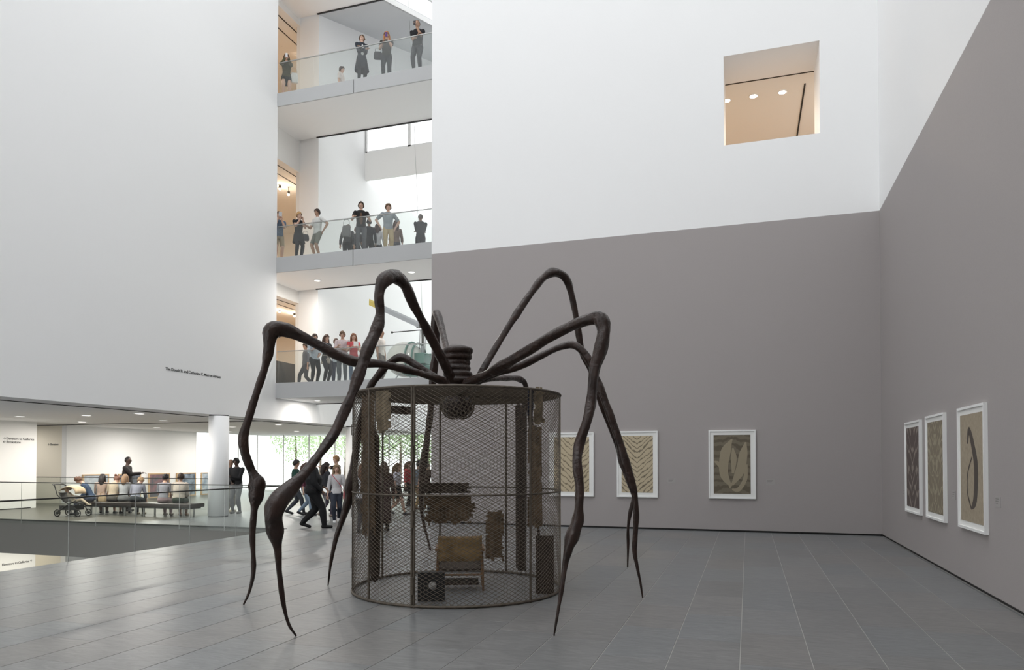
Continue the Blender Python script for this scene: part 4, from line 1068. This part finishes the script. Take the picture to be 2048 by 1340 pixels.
# lowest balcony
person(bal(613, 0, 1.7), -70, 'person in grey top walking past behind the lowest balcony group', 1.66, True, 'tan', (.09,.09,.10), 1.5, (.03,.03,.035), 2, BLK, (.05,.03,.02), 'short', legs='walk', stride=.15)
person(bal(630, 0, .7), 22, 'person in pale blue shirt and black trousers on the lowest balcony', 1.78, False, 'tan', (.42,.47,.52), 1.4, BLK, 2, BLK, (.06,.04,.03), 'short', armL='front', armR='read')
person(bal(653, 0, .55), 38, 'person with dark hair in black vest over beige dress', 1.70, True, 'light', (.03,.032,.036), .5, (.03,.03,.035), 2, BLK, (.07,.035,.025), 'long', armL='read', armR='read', inner=(.42,.37,.31), skirt=((.36,.32,.27), .17, .02))
person(bal(673, 0, 1.5), 8, 'person with sunglasses and pale shirt standing behind the strap wearer', 1.72, False, 'light', (.45,.50,.55), .8, NAVY, 2, BLK, (.07,.04,.03), 'short')
q = person(bal(686, 0, .55), -8, 'person in pale pink T-shirt with a dark shoulder strap', 1.78, False, 'light', (.52,.44,.45), .8, GREYB, 2, (.3,.3,.3), (.13,.08,.05), 'short', armL='fold', armR='read', nod=8)
bag(q['at']((-.13, -.03, .36)), q['ang'], (.2, .1, .26), (.05,.05,.055), 'dark shoulder bag of the pink shirted person', strap=[(.05, .0, .24), (.2, .15, .55), (.34, .05, .77), (.2, -.15, .6), (-.03, 0, .24)])
q = person(bal(708, 0, .55), 5, 'person with auburn hair in red and pink top reading a leaflet', 1.68, True, 'light', (.50,.09,.10), .3, DEN, 2, BLK, (.20,.08,.04), 'long', armL='read', armR='read')
g = empty('leaflet', q['hands'][0] + Vector((0,0,.06)), q['ang'], 'white leaflet held by the person in red top', 'leaflet'); bx((-.07, 0, -.08), (.09, .004, .1)).build('page', M['mount'], g); bx((-.05, -.001, .0), (.07, 0, .06)).build('print_block', M['letter'], g)
person(bal(762, 0, .6), 62, 'person in white polo and grey trousers beside the helicopter', 1.76, False, 'tan', (.72,.68,.64), .8, (.17,.155,.14), 2, BLK, (.05,.04,.035), 'crop', armL='down', armR='down')

# ground floor, on the way to the garden windows
def gnd(px, py): p = at_z(px, py, 0); return Vector((p.x, p.y, 0))
person(gnd(473, 1027), -25, 'person in black sweater and grey trousers with folded arms by the column', 1.82, False, 'dark', (.016,.016,.018), 2, (.10,.105,.11), 2, (.05,.045,.04), (.012,.01,.01), 'short', armL='fold', armR='front', build=1.1, nod=10)
person(gnd(460, 1024), 40, 'person in black top and khaki trousers half hidden by the column', 1.78, False, 'brown', (.02,.02,.022), 2, (.22,.20,.15), 2, (.3,.26,.18), (.03,.02,.02), 'bald')
person(gnd(591, 1029), 75, 'person in dark green shirt striding toward the wire cage', 1.76, False, 'tan', (.02,.06,.045), .8, (.06,.065,.075), 2, (.03,.03,.03), (.025,.02,.018), 'short', legs='walk', stride=.16, armR='swingf', armL='swingb')
person(gnd(610, 1031), 70, 'person in maroon top and blue jeans behind the big man in black', 1.66, True, 'light', (.10,.03,.05), 1.5, (.20,.26,.33), 2, BLK, (.07,.04,.03), 'long', legs='walk', stride=.13)
person(gnd(627, 1056), 82, 'big person in black jacket and black trousers striding past the label stand', 1.86, False, 'brown', (.012,.012,.013), 2, (.014,.014,.015), 2, (.012,.012,.012), (.02,.015,.012), 'short', legs='walk', stride=.15, build=1.75, armR='swingf', armL='front')
person(gnd(651, 1034), 120, 'person in dark jacket with long dark hair just behind the label stand', 1.68, True, 'tan', (.03,.03,.035), 2, (.07,.06,.08), 2, (.25,.2,.17), (.03,.02,.018), 'long', legs='walk', stride=.10)
q = person(gnd(673, 1045), 0, 'person in pale grey top and dark jeans wearing a red strap bag', 1.62, True, 'light', (.52,.51,.52), 1.5, (.03,.035,.05), 2, (.7,.7,.7), (.22,.15,.09), 'long', legs='walk', stride=.10)
bag(q['at']((-.155, .04, .40)), q['ang'], (.15, .09, .24), (.42,.035,.06), 'red crossbody bag hanging at the pale grey top', strap=[(.06, .02, .22), (.15, .10, .40), (.36, .08, .67), (.35, -.10, .69), (.1, -.16, .4), (-.03, .0, .22)])
person(gnd(673, 1022), -70, 'tall person in black shirt and red cloth with outstretched arm near the windows', 1.90, False, 'light', (.016,.016,.017), .9, (.45,.05,.06), 1.2, BLK, (.30,.17,.08), 'short', armL='point', armR='down', skirt=((.62,.07,.08), .30, .03))
# label stand
ls = empty('label_stand', gnd(650, 1042), YAW + R(-4), 'grey metal stand with a tilted white label panel', 'stand')
MB().tube([(0,0,0), (0,0,.86)], .018, 10).build('pole', M['steel'], ls); MB().lathe([(.13, 0), (.13, .012)], 24).build('base', M['steel'], ls)
MB().box((-.14, -.1, -.012), (.14, .1, .012), Matrix.Translation((0,-.02,.89)) @ Matrix.Rotation(R(48), 4, 'X')).build('panel', M['mount'], ls)
# seen through the cage
person(gnd(725, 1066), 160, 'person in pale shirt and dark trousers standing behind the worn brown cloth', 1.66, True, 'light', (.52,.52,.54), .8, (.06,.06,.07), 2, BLK, (.20,.10,.06), 'long')
person(gnd(750, 1036), 200, 'person with ginger hair and red top seen through the cage', 1.68, True, 'light', (.40,.08,.08), .8, NAVY, 2, BLK, (.42,.16,.06), 'long')
person(gnd(768, 1062), 200, 'person with long dark hair in long dark dress seen through the cage', 1.70, True, 'tan', (.05,.03,.03), 1.6, BLK, 2, BLK, (.05,.03,.02), 'long', skirt=((.05,.032,.032), .46, .02), build=1.1)
person(gnd(794, 1029), 70, 'person in white shirt and black skirt striding, seen through the cage', 1.64, True, 'light', (.52,.52,.58), .8, BLK, .6, (.06,.06,.07), (.10,.06,.03), 'long', legs='walk', stride=.17, skirt=((.016,.016,.02), .26, .045))
person(gnd(816, 1012), 60, 'person in red and dark top seen through the cage beside the door post', 1.70, True, 'light', (.36,.05,.06), 1.6, BLK, 2, BLK, (.09,.05,.03), 'long', tails=(BLK, .25, .03))
person(gnd(837, 1019), 140, 'person in grey-blue shirt and khaki trousers seen through the cage', 1.72, False, 'tan', (.14,.17,.20), .8, (.34,.25,.13), 2, (.2,.12,.08), (.02,.02,.025), 'short')
person(gnd(852, 1021), 190, 'person in dark top with an orange band near the end wall edge', 1.70, False, 'tan', (.05,.035,.03), .8, (.16,.15,.14), 2, BLK, (.05,.03,.02), 'short', inner=(.55,.18,.07))

# benches and the people on them
bench_leather = mat('brown_black_leather', (.035, .026, .022), .35, var=.15, vscale=10)
def bench(x0, x1, y0, label):
    L = x1 - x0
    g = empty('bench', ((x0+x1)/2, y0, 0), 0, label, 'bench', None)
    mb = MB().box((-L/2, -.30, .30), (L/2, .30, .42)); o = mb.build('seat_cushion', bench_leather, g)
    bv = o.modifiers.new('bevel', 'BEVEL'); bv.width = .03; bv.segments = 3
    MB().box((-L/2 + .1, -.24, .26), (L/2 - .1, .24, .30)).build('seat_frame', M['darkmetal'], g)
    for sx in (-1, 1):
        for sy in (-1, 1):
            MB().box((sx*(L/2 - .35) - .02, sy*.22 - .02, 0), (sx*(L/2 - .35) + .02, sy*.22 + .02, .26)).build('leg', M['steel'], g)
    return g
def seat_at(px, y): p = at_y(px, 1000, y); return Vector((p.x, y, 0))
YBEN = 17.95
b0, b1, b2 = at_y(178, 1010, YBEN).x, at_y(280, 1010, YBEN).x, at_y(396, 1010, YBEN).x
bench(b0, b1 - .03, YBEN, 'long brown leather bench behind the pushchair'); bench(b1 + .03, b2, YBEN, 'long brown leather bench next to the round column')
person(seat_at(183, YBEN - .08), -95, 'seated person in blue jacket bending toward the pushchair', 1.68, False, 'light', (.05,.08,.14), 2, (.05,.06,.09), 2, BLK, (.10,.055,.035), 'short', legs='sit', lean=28, nod=20, armL='lap', armR='lap')
person(seat_at(202, YBEN + .14), 168, 'seated person with dark hair and patterned shirt beside the blue jacket', 1.62, True, 'tan', (.34,.25,.20), 1.4, (.12,.08,.06), 2, BLK, (.02,.016,.015), 'long', legs='sit', lean=15, armL='lap', armR='lap')
bag(Vector((at_y(213, 1000, YBEN).x, YBEN - .16, .425)), 0, (.24, .14, .18), (.48,.36,.22), 'beige handbag on the bench beside the patterned shirt')
person(seat_at(224, YBEN + .06), 158, 'seated person in beige T-shirt with gathered reddish hair', 1.64, True, 'light', (.42,.35,.26), .8, (.10,.09,.08), 1.0, BLK, (.14,.065,.04), 'bun', legs='sit', lean=24, nod=15, turn=-30, armL='lap', armR='chin')
person(seat_at(246, YBEN + .24), 165, 'seated person with fair hair beyond the beige T-shirt', 1.62, True, 'light', (.35,.36,.37), .8, (.2,.2,.2), 2, BLK, (.22,.14,.08), 'long', legs='sit', lean=18, armL='lap', armR='lap')
person(seat_at(270, YBEN + .04), 158, 'seated person in grey blouse with blond hair leaning forward', 1.64, True, 'light', (.24,.25,.30), 1.6, (.04,.045,.05), 2, (.3,.25,.2), (.26,.17,.09), 'short', legs='sit', lean=30, nod=16, turn=-25, armL='lap', armR='reach')
person(seat_at(326, YBEN + .06), 160, 'seated person in grey T-shirt with a dark strap across the back', 1.64, True, 'tan', (.26,.26,.29), .8, (.34,.24,.25), 2, (.2,.15,.12), (.014,.012,.014), 'short', legs='sit', lean=14, turn=-25, armL='lap', armR='lap')
person(seat_at(357, YBEN + .04), 162, 'seated person in beige shirt and dark green skirt', 1.72, False, 'brown', (.45,.40,.34), 1.4, (.03,.045,.03), 1.0, (.26,.16,.11), (.03,.02,.015), 'short', legs='sit', lean=16, armL='lap', armR='lap', build=1.12)
q = person(seat_at(254, 19.3), 70, 'person in black suit standing behind the benches and pointing', 1.86, False, 'dark', (.014,.012,.012), 2, (.02,.016,.016), 2, BLK, (.012,.01,.01), 'crop', armR=(.09, .27, .70), armL='down', build=1.18)
# pushchair
st = empty('pushchair', seat_at(146, YBEN - .85), R(8), 'dark folding pushchair with a beige canopy in front of the bench', 'pushchair')
dk = mat('pushchair_frame', (.02, .018, .016), .5); bei = mat('beige_canopy', (.55, .42, .28), .8, var=.12, vscale=8)
for sy in (-1, 1):
    for wx in (-.36, .36):
        wl = MB().tube([(wx + .10*math.cos(TAU*k/16), sy*.22, .11 + .10*math.sin(TAU*k/16)) for k in range(17)], .018, 6).build('wheel', dk, st)
        MB().tube([(wx, sy*.22 - .02, .11), (wx, sy*.22 + .02, .11)], .05, 10).build('hub', M['darkmetal'], wl)
    MB().tube([(-.36, sy*.22, .13), (-.10, sy*.22, .30), (.12, sy*.22, .42), (.3, sy*.22, .5)], .016, 6).build('frame_tube', dk, st)
    MB().tube([(.36, sy*.22, .13), (.25, sy*.22, .28), (-.1, sy*.22, .46), (-.36, sy*.22, .66), (-.46, sy*.22, .95)], .016, 6).build('frame_tube', dk, st)
MB().tube([(-.46, -.22, .95), (-.54, -.2, .99), (-.54, .2, .99), (-.46, .22, .95)], .02, 8).build('handlebar', dk, st)
MB().box((-.30, -.20, .20), (.22, .20, .34)).build('basket', dk, st)
sling([(.34, .40), (.1, .42), (-.16, .46), (-.32, .74)], -.19, .19, .04).build('seat', dk, st).rotation_euler = (0, 0, R(-90))
cn = MB(); vs = []; fs = []
for i in range(9):
    a = R(35 + 130*i/8)
    for j in range(7):
        yv = -.22 + .44*j/6; bulge = math.sqrt(max(0, 1 - (yv/.26)**2))
        vs.append((-.10 - .36*math.cos(a + .35)*-1*(-1) , yv, .62 + .34*math.sin(a)*(.7 + .3*bulge)))
for i in range(8):
    for j in range(6): fs.append((i*7+j, i*7+j+1, i*7+8+j, i*7+7+j))
co_ = cn.add(vs, fs, True).build('canopy', bei, st); sd_ = co_.modifiers.new('solid', 'SOLIDIFY'); sd_.thickness = .015
# child in the pushchair
cp_ = st.matrix_world if False else None
person(Vector(st.location) + Vector((.02, 0, 0)), 80, 'small child in cream clothes lying in the pushchair', .92, False, 'light', (.60,.52,.42), 1.6, (.58,.48,.36), 2, (.5,.42,.32), (.35,.22,.12), 'short', legs='lounge', seat=.40, lean=-30, armL='lap', armR='lap')['root'].location.z = .0

# ================================================================== helicopter hanging beyond the lowest balcony
hl = empty('helicopter', at_y(826, 740, 26.6), R(-4), 'small pale green bubble-canopy helicopter hung beyond the lowest balcony', 'helicopter')
hgreen = mat('pale_green_paint', (.10, .22, .19), .4); hbub = mat('milky_canopy', (.62, .63, .60), .15, spec=.7); hgrey = mat('blade_grey', (.36, .38, .40), .4)
MB().ball((-.35, 0, .45), (.82, .68, .72), 24, 16).build('canopy_bubble', hbub, hl)
for rr_, xx in ((.66, .0), (.60, .28)):
    MB().tube([(xx, rr_*math.cos(TAU*k/32), .45 + rr_*1.02*math.sin(TAU*k/32)) for k in range(33)], .04, 8).build('canopy_hoop', hgreen, hl)
MB().ball((.05, 0, .02), (.85, .52, .30), 20, 10).build('belly', hgreen, hl)
MB().box((.3, -.42, .2), (.75, .42, .62)).build('engine_deck', hgreen, hl)
MB().tube([(.45, 0, .5), (.45, 0, 1.72)], .045, 10).build('mast', M['darkmetal'], hl)
MB().tube([(.45, 0, .52), (.45, 0, .95)], .09, 10).build('gearbox', hgrey, hl)
for a in (0, 1):
    for k in (-.12, .12): MB().tube([(.45 + k, .05 - .1*a, .6), (.45 + k*.8, .05 - .1*a, 1.6)], .012, 6).build('control_rod', M['darkmetal'], hl)
MB().box((.2, -.09, 1.70), (.7, .09, 1.82)).build('rotor_hub', M['darkmetal'], hl)
tip = at_y(738, 604, 25.6) - hl.location; hub = Vector((.38, 0, 1.78))
def blade(a, b, nm, m, wd=.16, t0=0, t1=1):
    d = (b - a); n = Vector((-d.y, d.x, 0)); n = (n.normalized() if n.length > .01 else Vector((0,1,0))) + Vector((0,0,-1.2)); n.normalize(); up = d.normalized().cross(n)
    vs = []
    for t in (t0, t1):
        c = a + d*t
        vs += [c - n*wd, c - n*wd*.2 + up*.025, c + n*wd, c - n*wd*.2 - up*.02]
    MB().add(vs, [(0,1,5,4),(1,2,6,5),(2,3,7,6),(3,0,4,7),(3,2,1,0),(4,5,6,7)]).build(nm, m, hl)
hlR = Matrix.Rotation(-R(-4), 3, 'Z'); tip = hlR @ tip
blade(hub, tip, 'rotor_blade', hgrey, .2, .04, .84); blade(hub, tip, 'blade_tip', mat('yellow_tip', (.62, .48, .10),   .5), .2, .84, 1.0)
blade(hub, hub - (tip - hub), 'rotor_blade', hgrey, .2, .04, .9)
MB().tube([hub + Vector((-1.25, -.2, -.22)), hub + Vector((1.25, .2, -.12))], .02, 6).build('stabilizer_bar', M['darkmetal'], hl)
for sx in (-1.25, 1.25): MB().ball(hub + Vector((sx, .16*sx, -.17 + .04*sx)), .05, 8, 6).build('bar_weight', M['darkmetal'], hl)
for y, z in ((-.3, .55), (.3, .55), (0, .1)): MB().tube([(.7, y, z), (4.6, y*.25, .55 + z*.1)], .025, 6).build('tail_tube', hgreen, hl)
for k in range(5):
    x = .9 + k*.75; MB().tube([(x, -.28 + k*.04, .52), (x + .35, 0, .16 + k*.05), (x + .35, .26 - k*.04, .52)], .015, 5).build('tail_brace', M['steel'], hl)
for sy in (-.75, .75):
    MB().tube([(-1.1, sy, -.38), (-.9, sy, -.5), (1.1, sy, -.5)], .04, 8).build('skid', hgrey, hl)
for x in (-.4, .6): MB().tube([(x, -.75, -.48), (x, -.45, -.2), (x, 0, -.12), (x, .45, -.2), (x, .75, -.48)], .028, 8).build('cross_tube', hgrey, hl)
for x, x2 in ((.45, -.25), (3.2, 2.85)): MB().tube([(x, 0, 1.8 if x < 1 else .6), (x2, 0, zroof(26.6) - hl.location.z + .03)], .008, 5).build('suspension_wire', M['steel'], hl)

# things seen in the lowest gallery
gl = empty('display_case', at_x(571, 764, XL - 1.6), 0, 'dark display panel on a plinth in the lowest gallery', 'display case'); gl.location.z = FL[0]
MB().box((-.05, -.75, .30), (.05, .75, 1.15)).build('panel', mat('charcoal_panel', (.035,.035,.034), .6), gl); MB().box((-.15, -.75, 0), (.15, .75, .30)).build('plinth', mat('dark_wood_plinth', (.05,.035,.025), .6), gl)

# ================================================================== garden trees beyond the windows
leafm = [mat('leaf_green_a', (.40, .52, .30), .8), mat('leaf_green_b', (.48, .58, .38), .8)]
def tree(p, h, r, label, seed):
    rnd = random.Random(seed)
    g = empty('garden_tree', p, 0, label, 'tree', 'garden trees')
    MB().tube([(0,0,0), (.05,.02,h*.3), (-.04,.05,h*.62), (0,0,h*.85)], [.13, .10, .07, .03], 8).build('trunk', mat('bark', (.12,.09,.07), .9), g)
    vs, fs = [], []
    for k in range(2600):
        while True:
            q = Vector((rnd.uniform(-1,1), rnd.uniform(-1,1), rnd.uniform(-1,1)))
            if .25 < q.length < 1: break
        c = Vector((q.x*r, q.y*r, h*.62 + q.z*h*.40)); s = rnd.uniform(.06, .13)
        a = Vector((rnd.uniform(-1,1), rnd.uniform(-1,1), rnd.uniform(-1,1))).normalized(); b = a.orthogonal().normalized()
        i = len(vs); vs += [c - a*s, c + b*s*.45, c + a*s, c - b*s*.45]; fs.append((i, i+1, i+2, i+3))
    o = MB().add(vs, fs).build('foliage', leafm[seed % 2], g); o['kind'] = 'stuff'
for k, (px, y, h, r) in enumerate(((742, 42, 6.5, 2.0), (800, 49, 7.5, 2.4), (856, 41, 6.0, 1.9), (690, 52, 7, 2.2), (590, 46, 7, 2.0), (640, 58, 8, 2.4))):
    p = at_y(px, 960, y); p.z = -.05
    tree(p, h, r, 'leafy green garden tree outside the lobby windows', k)
